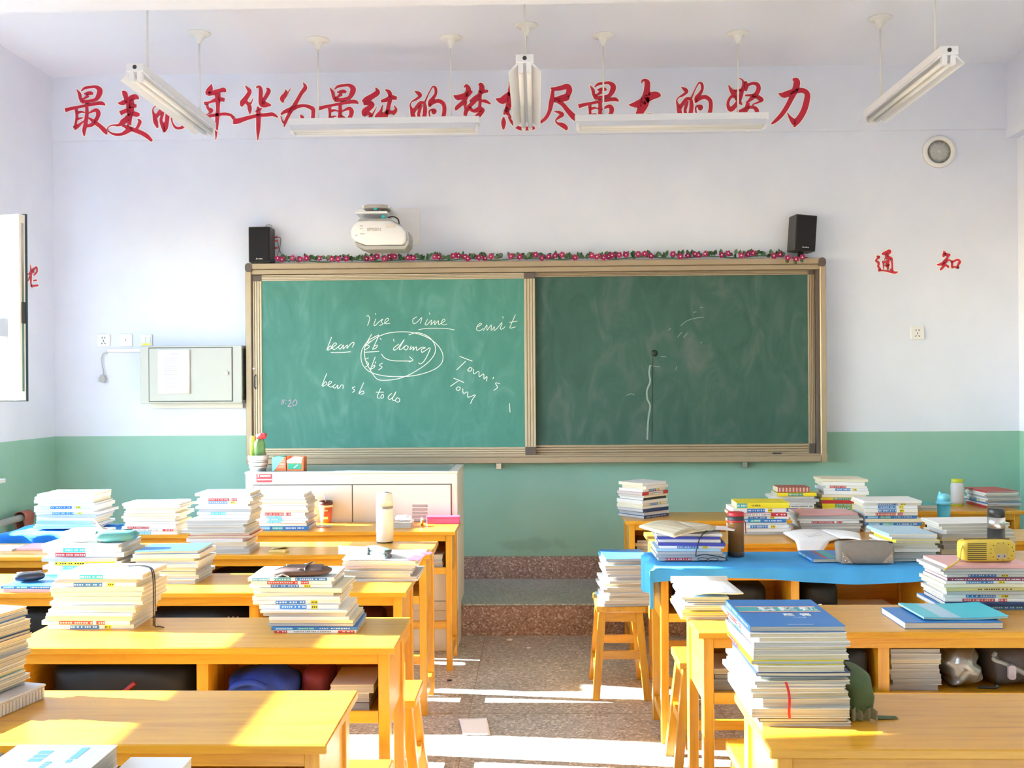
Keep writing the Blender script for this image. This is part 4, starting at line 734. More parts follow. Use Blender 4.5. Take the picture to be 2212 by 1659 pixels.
SPINES = {'B': [(.26, .60, 'b', 3), (.66, .74, 'y', 1)], 'R': [(.20, .58, 'r', 4), (.62, .72, 'r', 1)], 'T': [(.05, .25, 'a', 4), (.30, .50, 't', 3), (.55, .92, 'b', 4)], 'U': [(.26, .54, 'u', 3)], 'G': [(.28, .66, 'e', 6)], 'Y': [(.08, .92, 'y', 7)],
          'O': [(.0, .16, 'r', 1), (.22, .7, 'w', 7), (.78, .98, 'r', 1)], 'K': [(.25, .8, 'w', 6)], 'D': [(.05, .95, 'm', 12)], 'Q': [(.0, .20, 't', 2), (.28, .45, 'y', 5)], 'N': [(.1, .9, 'n', 7)], 'M': [(.35, .75, 'h', 4)], 'S': [(.02, .98, 'w', 10)], 'H': [(.10, .50, 'r', 5)]}
SPN = {'B': 'blue spine label', 'R': 'red spine label', 'T': 'blue-and-teal spine', 'U': 'cyan spine label', 'G': 'green spine title', 'Y': 'yellow spine', 'O': 'red-ended spine', 'K': 'white spine title', 'D': 'dotted maroon spine', 'Q': 'teal-and-yellow spine', 'N': 'navy spine', 'M': 'khaki title', 'S': 'striped spine', 'H': 'red title strip'}
def stack(name, xl, xr, yb, yt, zb, ori, spec, where, rot=None, ratio=None, wave=.0012, pgs=(0, 1, 2), lean=(0, 0), jit=.012, depth=None, yshift=0, curl=False):
    """a pile of books: front-bottom edge runs between pixels (xl, yb) and (xr, yb) on the surface at height zb, its front-top edge at pixel row yt.
    ori S: spines to the camera, P: fore-edges to the camera, H: heads to the camera with spines at the near side (L) or far side (R).  spec: top-to-bottom codes"""
    A, B = onz(xl, yb, zb), onz(xr, yb, zb); d = B - A; wid = d.length; H = ony((xl + xr) / 2, yt, (A.y + B.y) / 2).z - zb
    rz = math.atan2(d.y, d.x) if rot is None else math.radians(rot)
    rz = 0.35 * rz if rot is None else rz
    items = spec.split(); n = len(items); raw = []
    for it in items: q = it.split(':'); raw.append(float(q[2]) if len(q) > 2 and q[2] else RB.uniform(.75, 1.3))
    tot = sum(raw); th = [H * r_ / tot for r_ in raw]; top = None
    ctr = (A + B) / 2; ctr.y += yshift; z = zb; ex = Vector((math.cos(rz), math.sin(rz), 0)); ey = Vector((-math.sin(rz), math.cos(rz), 0)); ph, p2 = RB.uniform(0, 6), RB.uniform(0, 6)
    wf = lambda u, v: 1 + .6 * math.sin(u * 14 / max(wid, .15) * .22 + ph) + .4 * math.sin(v * 11 + p2)
    for i in reversed(range(n)):
        q = items[i].split(':'); c = q[0]; sp = q[1] if len(q) > 1 and q[1] else None; f = (n - 1 - i) / max(1, n - 1)
        s_ = RB.uniform(.91, 1.04) if n > 1 else 1
        jx, jy, jr = RB.uniform(-jit, jit), RB.uniform(-jit, jit) * .8, RB.uniform(-.035, .035)
        pg = RB.choice(pgs); t_ = max(th[i] - .0008, th[i] * .6)
        if ori in 'SP':
            L = wid * s_; Wd = (depth or wid * (ratio or .72)) * s_
            if ori == 'S': loc = ctr + ex * (jx + lean[0] * f) + ey * (jy + lean[1] * f); a = rz + jr
            else: loc = ctr + ex * (jx + lean[0] * f) + ey * (Wd + jy + lean[1] * f); a = rz + math.pi + jr
        else:
            Wd = wid * s_; L = (depth or wid * (ratio or 1.36)) * s_; sg = -1 if ori == 'L' else 1
            loc = ctr + ex * (sg * Wd / 2 + jx + lean[0] * f) + ey * (L / 2 + jy + lean[1] * f); a = rz + (-math.pi / 2 if ori == 'L' else math.pi / 2) + jr
        loc = Vector((loc.x, loc.y, z + .0004)); ca, sa_ = math.cos(a), math.sin(a); z0 = z - zb; sprd = t_ * .6 if (i == 0 and curl) else 0
        def dz(x, y, zz, loc=loc, ca=ca, sa_=sa_, z0=z0, sprd=sprd, Wd=Wd, t_=t_):
            p = Vector((loc.x + ca * x - sa_ * y - ctr.x, loc.y + sa_ * x + ca * y - ctr.y, 0))
            return wave * min(1, (z0 + zz) / max(H, .02) * 1.6) * wf(p.dot(ex), p.dot(ey)) + sprd * max(0, y / Wd - .3) * max(0, zz / t_ - .5) * 2
        look = '%s %s' % (PAL[c][0], 'paperback' if t_ < .022 else 'thick book')
        if sp: look += ' with ' + SPN[sp]
        pos = ('topmost' if i == 0 else 'bottom one' if i == n - 1 else '%s from top' % ORD[i]) + ', '
        if n == 1: pos = ''
        top = add_book(loc, a, L, Wd, t_, c, '%s, %s%s' % (look, pos, where), 'books in ' + name, SPINES.get(sp) if sp else None, pg, dz)
        z += th[i]
    return ctr, z + 2 * wave, rz, top
D = DH
# window side
S1 = stack('the stack on blue cloth', 76, 207, 1143, 1067, D + .012, 'S', 'w: w: c: w: w:B w: w:B g: w: g: w: w:', 'stack on blue cloth')
stack('the short stack behind the teal case', 266, 383, 1155, 1088, D, 'S', 'w: w: c: w: c: c: w: c: w: w:H w:O w:U', 'stack behind the teal pencil case')
S3 = stack('the double stack by the podium corner', 403, 535, 1196, 1124, D, 'P', 'w: w: c: w: w:R r: w: w:B w:B w:T:1.4', 'lower half of the two-tier stack', ratio=.75, wave=.0005)
S3b = stack('the double stack by the podium corner', 425, 541, 1120, 1066, S3[1], 'S', 'w: w: w:R w:B w: w: g: w:U w:', 'upper half of the two-tier stack')
S4 = stack('the stack beside the coffee cup', 551, 663, 1146, 1068, D, 'S', 'w: w: c: w: w: w: w: w:R w:U w:U w:U w: b:T:1.5', 'stack beside the coffee cup')
S5 = stack('the stack under the teal case', 92, 264, 1258, 1176, D, 'S', 'w: w:U w:H g: w:Y w:U w: w:T w:', 'stack under the teal pencil case', ratio=.68)
S6 = stack('the stack with loose pale pages', 283, 430, 1260, 1191, D, 'P', 'b: w: g: w: w: n: w: w: w:', 'stack of pages behind the corded book', ratio=.78, wave=.002)
S7 = stack('the cream stack with dangling cord', 90, 286, 1361, 1243, D, 'S', 'w:U:1.2 g: w:B c: c: c: w: c: c: w: c: w:R w:B', 'stack with dangling cord', ratio=.74, lean=(.03, .01), pgs=(1, 1, 0))
S8 = stack('the stack under the leather pouch', 580, 768, 1368, 1251, D, 'S', 'w:T w:R w:B c: c: w: w:B w:B w: g: w: c: g: b:T w:O', 'stack under the leather pouch', ratio=.74, lean=(-.075, .02), pgs=(2, 0, 2))
S11 = stack('the stack under the glasses case', 738, 900, 1256, 1212, D, 'P', 'w: w:H p: c: g: w: g: w:', 'stack under the green glasses case', ratio=.75, wave=.002)
stack('the blue books under the black pouch', 2, 120, 1280, 1267, D, 'S', 'b:T p:', 'under the black pouch', ratio=.75, depth=.2)
# aisle-side far stacks
T1 = stack('the corner stack by the platform', 1377, 1457, 1117, 1042, D, 'S', 'w: w: w:B r:K c: k: w: c:B w: n: w: n:N', 'corner stack nearest the platform', rot=41, ratio=.95)
T2 = stack('the stack with the open book on top', 1418, 1564, 1212, 1155, D + .008, 'S', 'w: i: w: i: w:B l: g: g: g:H', 'stack beside the brown tumbler', ratio=.72, wave=.002)
T3 = stack('the stack on the stool', 1309, 1408, 1311, 1207, .4555, 'L', 'b: a:U w: c: w: w: c: w:U w: c: g: w: w: c: w: l:', 'stack on the aisle stool', ratio=1.3, wave=.002, pgs=(1, 2, 1), rot=4)
T4 = stack('the stack under the blank notebook', 1477, 1581, 1338, 1290, D, 'L', 'l: b:T w: w:R w: w:U y: w:B c:', 'stack under the blank notebook', ratio=1.4, pgs=(1, 2, 2), rot=1)
T5 = stack('the tallest stack on the front desk', 1634, 1840, 1569, 1353, D, 'L', 'b:T:1.4 w:R:1.1 w:B:1.1 w:U g: c: w: y:H w:R:1.5 n: w::1.2 c: w:U w: w: c::2.1 w::2.2 k: w::1', 'tallest stack, pages facing out', ratio=1.3, pgs=(2, 1, 2), lean=(-.012, 0), jit=.010, rot=1.5, wave=.0008)
stack('the stack with green-and-yellow top book', 1585, 1706, 1156, 1087, D, 'S', 'y:Q:1.9 w:B:1.6 r:O w:B b:T w: w:B w: g:', 'stack behind the brown tumbler', ratio=.72)
T7 = stack('the stack with the striped book', 1671, 1764, 1118, 1065, D, 'S', 'y:G w: g: w: w:S w:B c: w:', 'stack topped by the striped maroon book', ratio=.72)
T8 = stack('the highest far stack', 1776, 1874, 1116, 1036, D, 'S', 'c: w: w:H w:B w: c: y:G r: y:G y:G w:T b:', 'far stack with red among yellow', ratio=.74, wave=.0025)
stack('the grey notebooks beside the open notebook', 1723, 1862, 1149, 1110, D, 'S', 'p: g: w: w:R g: w: g:', 'grey pile behind the open notebook', ratio=.7, wave=.0025, pgs=(2, 2, 0))
stack('the stack beside the blue shaker', 1866, 1990, 1149, 1082, D, 'S', 'w: w:B w:B w:B w:R b:T c: b:T c: w:Y', 'stack beside the blue shaker bottle', ratio=.72)
T11 = stack('the grey stack beside the canvas case', 1927, 2030, 1213, 1155, D + .008, 'L', 'l: w: y: w: g: w: g: g: w:', 'grey stack beside the canvas pencil case', ratio=1.35, pgs=(2, 2, 0), wave=.002, rot=2)
stack('the floppy stack behind the black flask', 2034, 2192, 1206, 1132, D, 'P', 'w: c: w: w: h: w: g: c: g:', 'floppy stack beside the black flask', ratio=.72, wave=.003, pgs=(1, 2, 0))
T13 = stack('the stack under the yellow pouch', 2038, 2228, 1318, 1222, D, 'S', 'p: g: g: w:B m:D w:B c: h:M g: w:B w:R n: b:T', 'stack under the yellow pouch', ratio=.72, pgs=(0, 0, 2))
stack('the far stack beside the lime-capped bottle', 2129, 2205, 1098, 1061, D, 'L', 'r:H w: w: g: w: w:B b: w: r:', 'stack beside the lime-capped bottle', ratio=1.35, pgs=(2, 2, 0), rot=3)
stack('the flat books by the lime-capped bottle', 1990, 2031, 1104, 1091, D, 'P', 't:T w:', 'flat pair before the lime-capped bottle', depth=.2)
# lockers
LZ = .5485
def locker(name, dk, x0, x1, spec, hgt, where, y=.09, dp=.20, pgs=(2, 2, 1), ori='P'):
    dx, dy = DESKS[dk]; items = spec.split(); z = LZ; n = len(items)
    for i in reversed(range(n)):
        q = items[i].split(':'); t_ = hgt / n * RB.uniform(.8, 1.1); s_ = RB.uniform(.93, 1.0); L = (x1 - x0) * s_; Wd = dp * s_
        pos = ('topmost' if i == 0 else 'bottom one' if i == n - 1 else '%s from top' % ORD[i]) if n > 1 else ''
        add_book(Vector((dx + (x0 + x1) / 2 + RB.uniform(-.006, .006), dy + y + Wd, z + .0003)), math.pi + RB.uniform(-.02, .02), L, Wd, t_, q[0], '%s book, %s, %s' % (PAL[q[0]][0], pos, where) if n > 1 else '%s book %s' % (PAL[q[0]][0], where), 'books in ' + name, None, RB.choice(pgs)); z += t_ + .0008
locker('the locker beside the silver bags', 'R2', .635, .80, 'g: w: g: c: w: g: w: g:', .125, 'locker pile beside silver bags')
locker('the locker behind the tallest stack', 'R2', .062, .17, 'w: k: w: g:', .075, 'locker pile behind tallest stack')
locker('the locker beside the blue bundle', 'L2', .985, 1.12, 'c: w: k:', .09, 'locker pile beside blue bundle', y=.06)
locker('the far locker with paper roll', 'L5', .99, 1.13, 'w: c: w: w:', .07, 'locker pile under the paper roll', y=.06, dp=.16)
locker('the far locker by the platform', 'R5', .06, .16, 'k: w: o: w: c:', .09, 'locker pile by the platform corner', y=.06)
locker('the cloth-covered desk', 'R3', .80, 1.05, 'c:', .022, 'lying in the locker under blue cloth', y=.07)
# ================================================================ smaller things on, in and under the desks
def spow(v, e): return math.copysign(abs(v) ** e, v)
def pillow(w, d, h, e1=.5, e2=.5, n=24, m=12, dent=None, mi=0):
    """soft closed body standing on z=0; e below 1 squares it off"""
    b = MB()
    def f(u, t):
        q, p = u * 2 * math.pi, (t - .5) * math.pi; c = spow(math.cos(p), e1)
        P = Vector((w / 2 * c * spow(math.cos(q), e2), d / 2 * c * spow(math.sin(q), e2), h / 2 + h / 2 * spow(math.sin(p), e1)))
        return P + Vector(dent(P, u, t)) if dent else P
    b.grid(f, n, m, mi); return b
def sheet(mb, A, B, C, Dp, sag=lambda u, v: 0, n=8):
    """a curved leaf between four corners (A-B far edge, Dp-C near edge)"""
    A, B, C, Dp = map(Vector, (A, B, C, Dp)); return mb.grid(lambda u, v: A.lerp(B, u).lerp(Dp.lerp(C, u), v) + Vector((0, 0, sag(u, v))), n, n)
M_paper = MATS['white_paper']; M_tie = mat('dark_cord', (.04, .025, .02), .6)
def thing(name, p, lab, cat, rz=0, group=None): return empty(name, p, (0, 0, math.radians(rz)), label=lab, cat=cat, group=group)
# --- cream vacuum flask
p = onz(829, 1174, D); t = thing('vacuum_flask', (p.x, p.y + .04, D), 'tall cream vacuum flask with grey ring on the sunlit desk', 'flask'); M_fl = mat('cream_flask_enamel', (.76, .72, .63), .3, .02)
part('body', MB().lathe([(.001, .004), (.040, .004), (.043, .010), (.043, .165), (.041, .172), (.001, .172)], 32), M_fl, t); part('base_ring', MB().lathe([(.001, 0), (.040, 0), (.041, .006), (.001, .007)], 24), M_dark, t)
part('grey_ring', MB().lathe([(.041, .172), (.0418, .174), (.0418, .182), (.041, .184)], 32), mat('flask_grey_band', (.25, .24, .22), .4), t)
part('cup_cap', MB().lathe([(.0425, .184), (.0425, .215), (.038, .244), (.034, .250), (.001, .251)], 32), M_fl, t); part('cap_disc', MB().lathe([(.022, .2505), (.022, .252), (.001, .2522)], 20), M_dark, t)
# --- coffee cup with straw
p = onz(701, 1131, D); t = thing('coffee_cup', (p.x, p.y + .035, D), 'red and brown paper coffee cup with straw beside the stack', 'cup'); M_cup = mat('cup_red_orange', (.60, .10, .03), .45, .25, 25)
part('cup_body', MB().lathe([(.001, 0), (.028, 0), (.029, .002), (.039, .100), (.001, .098)], 28), M_cup, t)
part('cream_band', MB().lathe([(.0394, .092), (.0412, .094), (.0412, .103), (.0396, .105)], 28), mat('cup_cream', (.78, .70, .52), .5), t)
part('lid', MB().lathe([(.0415, .105), (.042, .112), (.039, .126), (.036, .126), (.034, .118), (.001, .118)], 28), mat('cup_lid_brown', (.10, .025, .02), .4), t)
part('printed_title', MB().grid(lambda u, v: (.0366 * math.sin((u - .5) * 1.1), -.0366 * math.cos((u - .5) * 1.1), .070 + .014 * v), 8, 1), mat('cup_print_cream', (.80, .66, .45), .5), t, fix=False)
part('printed_cup', MB().grid(lambda u, v: (.0325 * math.sin((u - .35) * .9), -.0325 * math.cos((u - .35) * .9), .024 + .016 * v), 8, 1), MATS['cup_print_cream'], t, fix=False)
part('straw', MB().tube([(.004, 0, .116), (-.012, .0, .165)], .004, 8), M_plast, t)
# --- pink box, tissue pack, wrapper, pad, marker on the far desks
p = onz(957, 1132, D); t = thing('pink_box', (p.x, p.y + .02, D), 'bright pink rectangular pencil box at the desk end', 'pencil box', 1); M_pk = mat('hot_pink_card', (.72, .06, .24), .45, .05)
part('tray', MB().box(-.093, .093, -.018, .018, 0, .030), M_pk, t, bevel=.002); part('lid', MB().box(-.095, .095, -.020, .020, .0305, .043), M_pk, t, bevel=.002)
bk = stack('the single book under the tissue pack', 850, 888, 1140, 1128, D, 'P', 'c:', 'lying under the tissue pack', ratio=1.1, wave=.0002)
p = bk[0]; t = thing('tissue_pack', (p.x, p.y + .05, bk[1] + .0006), 'soft white and lilac tissue pack lying on a book', 'tissue pack', 8); part('wrapper', pillow(.095, .06, .030, .7, .6, dent=lambda P, u, v: (0, 0, .003 * math.sin(P.x * 160))), mat('lilac_film', (.74, .66, .78), .3, .25, 35), t); part('opening_flap', MB().box(-.02, .02, -.012, .012, .0297, .0312), mat('sky_film', (.40, .62, .78), .3), t)
p = onz(700, 1138, D); t = thing('snack_wrapper', (p.x, p.y, D), 'crumpled white and blue wrapper in front of the coffee cup', 'wrapper', 10); part('film', MB().grid(lambda u, v: ((u - .5) * .085, (v - .5) * .04, .004 + .008 * abs(math.sin(u * 9 + v * 5)) * math.sin(v * math.pi)), 14, 6), mat('white_blue_film', (.60, .68, .76), .3, .4, 40), t, fix=False)
p = onz(600, 1193, D); t = thing('sticky_pad', (p.x, p.y + .02, D), 'small yellow pad of notes with curled leaf', 'note pad', -4); part('pad', MB().box(-.040, .040, -.028, .028, 0, .014), mat('pad_yellow', (.72, .55, .20), .7), t, bevel=.001)
part('curled_leaf', sheet(MB(), (-.04, .028, .0146), (.04, .028, .0146), (.041, -.028, .022), (-.04, -.028, .0146), lambda u, v: .006 * (u * v) ** 2), mat('pad_leaf', (.80, .70, .35), .7), t, fix=False)
p = onz(912, 1135, D); t = thing('glue_stick', (p.x, p.y, D), 'small orange capped glue stick by the pink box', 'glue stick'); part('tube', MB().lathe([(.001, 0), (.008, 0), (.008, .028), (.001, .028)], 14), mat('glue_orange', (.72, .25, .03), .4), t); part('cap', MB().lathe([(.0085, .0285), (.0085, .042), (.001, .044)], 14), M_plast, t)
# --- teal pencil case and open thick book on their stack
c, z, rz, _ = S5
t = thing('pencil_case', (c.x + .122, c.y + .055, z + .0006), 'teal half-open pencil case on top of a stack', 'pencil case', 8); M_teal = mat('teal_vinyl', (.085, .25, .22), .4, .1)
part('shell', pillow(.165, .072, .048, .75, .35), M_teal, t); part('open_end', MB().lathe([(.024, -.0835), (.024, -.080), (.018, -.079), (.001, -.078)], 20, 0, (0, 0, .024), 'x'), mat('teal_lining', (.30, .62, .58), .6), t); part('zip', MB().tube([(-.07, .0, .0485), (.06, .0, .0485)], .002, 5), M_dark, t)
bk = add_book((c.x - .03, c.y + .20, z + .0006), math.pi, .17, .15, .038, 'c', 'thick cream book lying open beside the teal pencil case', None, None, 1)
lf_ = sheet(MB(), (-.085, .04, .0385), (-.02, .04, .0385), (-.045, .115, .085), (-.085, .115, .0385), lambda u, v: .012 * u * math.sin(v * 3)); part('lifted_leaf', lf_, mat('buff_leaf', (.66, .58, .50), .8), bk[0], fix=False)
# --- leather pouch
c, z, rz, _ = S8
t = thing('leather_pouch', (c.x - .045, c.y + .055, z + .0006), 'brown leather snap pouch lying on top of a stack', 'pouch', 2); M_lea = mat('taupe_leather', (.105, .065, .058), .4, .2, 30, bump=.1)
part('body', pillow(.20, .085, .030, .8, .6, dent=lambda P, u, v: (0, 0, -.008 * (P.x < -.05) * (-.05 - P.x) / .05)), M_lea, t); part('flap', sheet(MB(), (-.040, .026, .0305), (.075, .026, .0305), (.070, -.036, .0225), (-.036, -.036, .0225), lambda u, v: .007 * math.sin(v * 3)), M_lea, t, fix=False)
for x, y in ((-.045, .0), (.012, .02), (.0, -.036)): part('snap', MB().lathe([(.005, 0), (.005, .003), (.001, .004)], 10, 0, (x, y, .031 if y > -.03 else .025)), M_chrome, t)
part('strap', MB().tube([(.022, -.042, .012), (.018, -.035, .0285), (.026, .0, .0375), (.034, .035, .036)], .0025, 5), M_dark, t); part('tassel', MB().tube([(-.07, -.048, .004), (-.05, -.05, .012), (-.03, -.05, .004)], .003, 5), M_chrome, t)
# --- hanging cord
c, z, rz, _ = S7
e = DESKS['L2']; path = [(c.x + .10, c.y + .10, z + .010), (c.x + .170, c.y + .08, z + .012), (c.x + .204, c.y + .05, z - .01), (c.x + .208, c.y + .045, D + .06), (c.x + .208, c.y + .042, D + .004), (c.x + .222, c.y + .038, D + .003), (c.x + .245, c.y + .022, D + .003)]
t = thing('bookmark_cord', path[0], 'dark looped cord hanging down from the cream stack', 'cord'); o0 = Vector(path[0]); part('cord', MB().tube(catmull([tuple(Vector(q) - o0) for q in path], 6), .0022, 6), M_tie, t)
part('cord_loop', MB().tube(catmull([tuple(Vector(q) - o0 + Vector((-.006, 0, 0))) for q in path[:5]], 6), .0022, 6), M_tie, t)
# --- glasses case and small book on the writing-sheet stack
c, z, rz, _ = S11
t = thing('glasses_case', (c.x - .012, c.y + .085, z + .0022), 'slim grey-green glasses case lying aslant on writing sheets', 'glasses case', -52); M_gc = mat('sage_case', (.075, .10, .088), .3, .05)
part('lower_shell', pillow(.155, .042, .018, .4, .3), M_gc, t); part('upper_shell', pillow(.157, .044, .018, .4, .3), M_gc, t, loc=(0, 0, .0185)); part('clasp', MB().box(.070, .0805, -.008, .008, .006, .028), M_dark, t)
t = thing('writing_sheets', (c.x, c.y, z + .0004), 'loose white handwritten sheets with magenta strip atop the stack', 'paper sheets'); part('sheet', sheet(MB(), (-.16, .24, .001), (.17, .24, .003), (.165, .0, .001), (-.15, -.004, .001), lambda u, v: .0006 * math.sin(u * 7)), M_paper, t, fix=False)
part('magenta_strip', MB().box(.115, .165, .0, .12, .0022, .0028), mat('magenta_tab', (.55, .05, .30), .5), t, rot=(0, 0, -.12)); part('magenta_strip', MB().box(.135, .18, .13, .19, .0032, .0038), MATS['magenta_tab'], t, rot=(0, 0, -.12))
for k in range(9): part('ink_line', MB().box(.02 + (k % 3) * .008, .09 - (k % 4) * .01, .03 + k * .02, .0315 + k * .02, .0030, .0034), mat('ink_grey', (.45, .45, .55), .8), t)
add_book((c.x - .105, c.y + .21, z + .0032), math.pi - .25, .13, .095, .018, 'l', 'small pale blue book propped beside the glasses case', None, None, 0, dz=lambda x, y, q: .02 * max(0, y / .095 - .2) * (q > .009))
# --- black pouch and papers on the window-side desks
p = onz(50, 1262, D + .0235); t = thing('black_pouch', (p.x, p.y + .05, D + .026), 'small shiny black pouch lying on a blue book', 'pouch', 25); part('body', pillow(.115, .055, .036, .8, .7), mat('shiny_black_vinyl', (.03, .033, .04), .25), t); part('zip', MB().tube([(-.045, -.004, .0365), (.045, .004, .0365)], .0022, 5), M_chrome, t)
for k, (x, y, r, lab, c) in enumerate([(-22, 1192, 3, 'thin white booklet spread on the paper-strewn desk, at the frame edge', 'w'), (76, 1190, -3, 'thin pinkish booklet on the paper-strewn desk', 'p'), (172, 1192, 2, 'thin white booklet lying beside the teal-case stack', 'w')]):
    p = onz(x, y, D); add_book((p.x, p.y + .01, D + .0006), math.radians(r), .20, .15, .008 + .004 * k, c, lab, None, None, 0)
# crumpled blue cloth under the window-side stack
dx, dy = DESKS['L5b']
def cl(u, v):
    x = dx - .015 + u * .62; s = v * .50; y = dy + .40 - s if s < .41 else dy - .012; hang = max(0, s - .41)
    inside = 1 if s < .41 else 0
    return (x, y - .006 * math.sin(u * 23) * (hang > 0), D + .003 + .007 * inside * (.5 + .5 * math.sin(u * 31 + v * 9)) * (.3 + .7 * abs(math.sin(v * 7))) * (0 if (.20 < u < .80 and v < .8) else 1) - hang * (1 + .25 * math.sin(u * 17)))
t = part('blue_cloth', MB().grid(cl, 60, 30), mat('bright_blue_cloth', (.012, .17, .55), .85, .2, 12, bump=.3), None, fix=False, label='crumpled bright blue cloth spread under a window-side stack', cat='cloth')
# --- locker contents, window side
M_navy = mat('navy_fleece', (.02, .05, .32), .95, .35, 18, bump=.4); M_bag = mat('black_nylon', (.007, .007, .008), .6, .3, 20, bump=.2); M_wine = mat('wine_red_nylon', (.16, .015, .02), .6, .3, 20)
def lk(name, dk, x, y, w, d, h, m, lab, cat, e=(.8, .7), dent=None, rz=0):
    nn = (40, 24) if dent else (24, 12)
    dx, dy = DESKS[dk]; t = thing(name, (dx + x, dy + y, LZ), lab, cat, rz); part('body', pillow(w, d, h, *e, *nn, dent=dent), m, t, fix=False); return t
fold = lambda a, k: (lambda P, u, v: (0, a * math.sin(P.x * k + P.z * 60), a * .7 * math.sin(P.x * k * .7 + 1) * (1 if P.z > .03 else 0)))
t = lk('folded_garment', 'L2', .765, .16, .225, .20, .115, M_navy, 'bundled royal blue garment stuffed in the desk locker', 'garment', dent=fold(.010, 70)); part('cuff', MB().tube(catmull([(-.09, -.085, .035), (-.075, -.098, .075), (-.02, -.104, .09), (.03, -.10, .07)], 5), .010, 8), M_navy, t)
t = lk('school_bag', 'L2', .928, .20, .10, .16, .11, M_wine, 'dark wine-red bag squeezed beside the blue garment', 'bag', (.6, .6), fold(.004, 60)); part('zip_pull', MB().box(.02, .03, -.085, -.080, .01, .03), M_chrome, t)
t = lk('dark_bag', 'L2', .32, .19, .46, .24, .14, M_bag, 'black school bag with red strap filling a locker bay', 'bag', (.5, .5), fold(.005, 40)); part('red_strap', MB().tube(catmull([(-.06, -.118, .012), (0, -.122, .04), (.06, -.120, .085)], 5), .007, 6), mat('red_strap', (.30, .02, .02), .6), t); part('red_tab', MB().box(.07, .105, -.126, -.118, .018, .036), MATS['red_strap'], t)
t = lk('dark_jacket', 'L3', .36, .2, .42, .24, .13, M_bag, 'black jacket with grey stripes pushed into a locker', 'garment', (.6, .6), fold(.006, 45))
for k in range(3): part('sleeve_stripe', MB().tube(catmull([(.11 + .018 * k, -.121, .02), (.115 + .018 * k, -.124, .06), (.13 + .018 * k, -.116, .10)], 4), .004, 5), mat('stripe_grey', (.25, .25, .25), .8), t)
lk('maroon_bag', 'L3', .88, .21, .42, .22, .12, mat('maroon_nylon', (.07, .015, .02), .6, .3, 20), 'dark maroon bag in the locker behind the pouch stack', 'bag', (.6, .6), fold(.006, 40))
lk('grey_bag', 'L4', .32, .21, .42, .22, .12, M_bag, 'black bag in the locker of the sunlit desk', 'bag', (.6, .6), fold(.006, 40)); lk('grey_bag', 'L3b', .88, .21, .44, .22, .13, M_bag, 'black bag in the locker under the blue book', 'bag', (.6, .6), fold(.006, 40))
dx, dy = DESKS['L5']; t = thing('paper_roll', (dx + 1.055, dy + .06, LZ + .1045), 'rolled calendar paper lying end-on in the far locker', 'paper roll'); part('roll', MB().lathe([(.030, 0), (.033, 0), (.033, .28), (.030, .28)], 24, 0, (0, 0, 0), 'y'), mat('kraft_paper', (.58, .40, .28), .7), t)
part('inner_roll', MB().lathe([(.019, .004), (.024, .004), (.024, .27), (.019, .27)], 24, 0, (0, 0, -.004), 'y'), mat('pale_kraft', (.70, .55, .42), .7), t); part('core', MB().lathe([(.001, .006), (.013, .006), (.013, .26), (.001, .26)], 16, 0, (0, 0, -.006), 'y'), MATS['kraft_paper'], t)
dx, dy = DESKS['L4']; t = thing('snack_bag', (dx + 1.05, dy - .035, .46), 'red and orange snack bag hung on the desk side', 'snack bag'); part('pouch', pillow(.10, .05, .085, .8, .5, dent=fold(.004, 70)), mat('red_orange_film', (.70, .10, .02), .3, .5, 25), t); part('strap', MB().tube(catmull([(.05, .0, .02), (.065, .0, .06), (.055, .01, .085)], 4), .003, 5), M_plast, t)
part('hook', MB().tube([(0, .0, .08), (0, .03, .10), (0, .050, .10)], .003, 5), M_dark, t)
# --- pile at the frame edge on the front desk: flat carton with ribbed edge, books on it
A_, B_ = onz(98, 1508, D), onz(0, 1551, D); ad = math.atan2(B_.y - A_.y, B_.x - A_.x) - math.pi
t = thing('flat_carton', A_, 'flat white carton with ribbed side under the pile at the frame edge', 'box'); t.rotation_euler = (0, 0, ad); M_ctn = mat('white_ribbed_plastic', (.56, .54, .55), .5, .08, 60)
part('carton', MB().box(-.26, 0, 0, .20, 0, .031), M_ctn, t, bevel=.003); part('lid', MB().box(-.262, .002, -.002, .202, .0312, .037), M_ctn, t, bevel=.002)
for k in range(22): part('rib', MB().box(-.255 + k * .0115, -.250 + k * .0115, -.0025, .0005, .003, .028), M_ctn, t)
stack('the pile on the flat carton', -48, 82, 1492, 1322, D + .039, 'P', 'w: b: w: c: g: n: w: c: w: g: w: w: t: w: c: g:', 'pile on the flat carton', rot=math.degrees(ad), ratio=.75, wave=.0008, pgs=(1, 2, 2), depth=.19)
# --- books close to the camera on the nearest desk
dx, dy = DESKS['L0']
y1 = dy + .33
zt_ = ony(160, 1606, y1).z; xl_, xr_ = ony(57, 1606, y1).x, ony(262, 1604, y1).x
nb = 5; hh = (zt_ - D) / nb; z = D
for k in range(nb):
    bk = add_book((xl_ - .003 * k, y1 - .135, z + .0005), -math.pi / 2 + .0, .26, xr_ - xl_ + .002 * k, hh - .0008, 'w' if k != 2 else 'c', ('white book with sky-blue lettering on its cover, topmost' if k == nb - 1 else '%s book, %s below the lettered white book' % (PAL['w' if k != 2 else 'c'][0], ORD[nb - 2 - k])), 'books in the nearest pile', None, 2, None); z += hh
w_ = xr_ - xl_
for k, (x0, y0, L1, W1) in enumerate([(-.10, .055, .012, .022), (-.082, .055, .012, .022), (-.064, .055, .012, .022), (-.05, .088, .006, .010), (-.04, .088, .006, .010), (-.03, .088, .006, .010), (-.115, .12, .05, .012), (-.06, .12, .012, .008)]):
    part('cover_lettering', MB().box(x0, x0 + L1, y0, y0 + W1, hh - .0008, hh - .0003), mat('sky_ink', (.22, .60, .72), .6), bk[0])
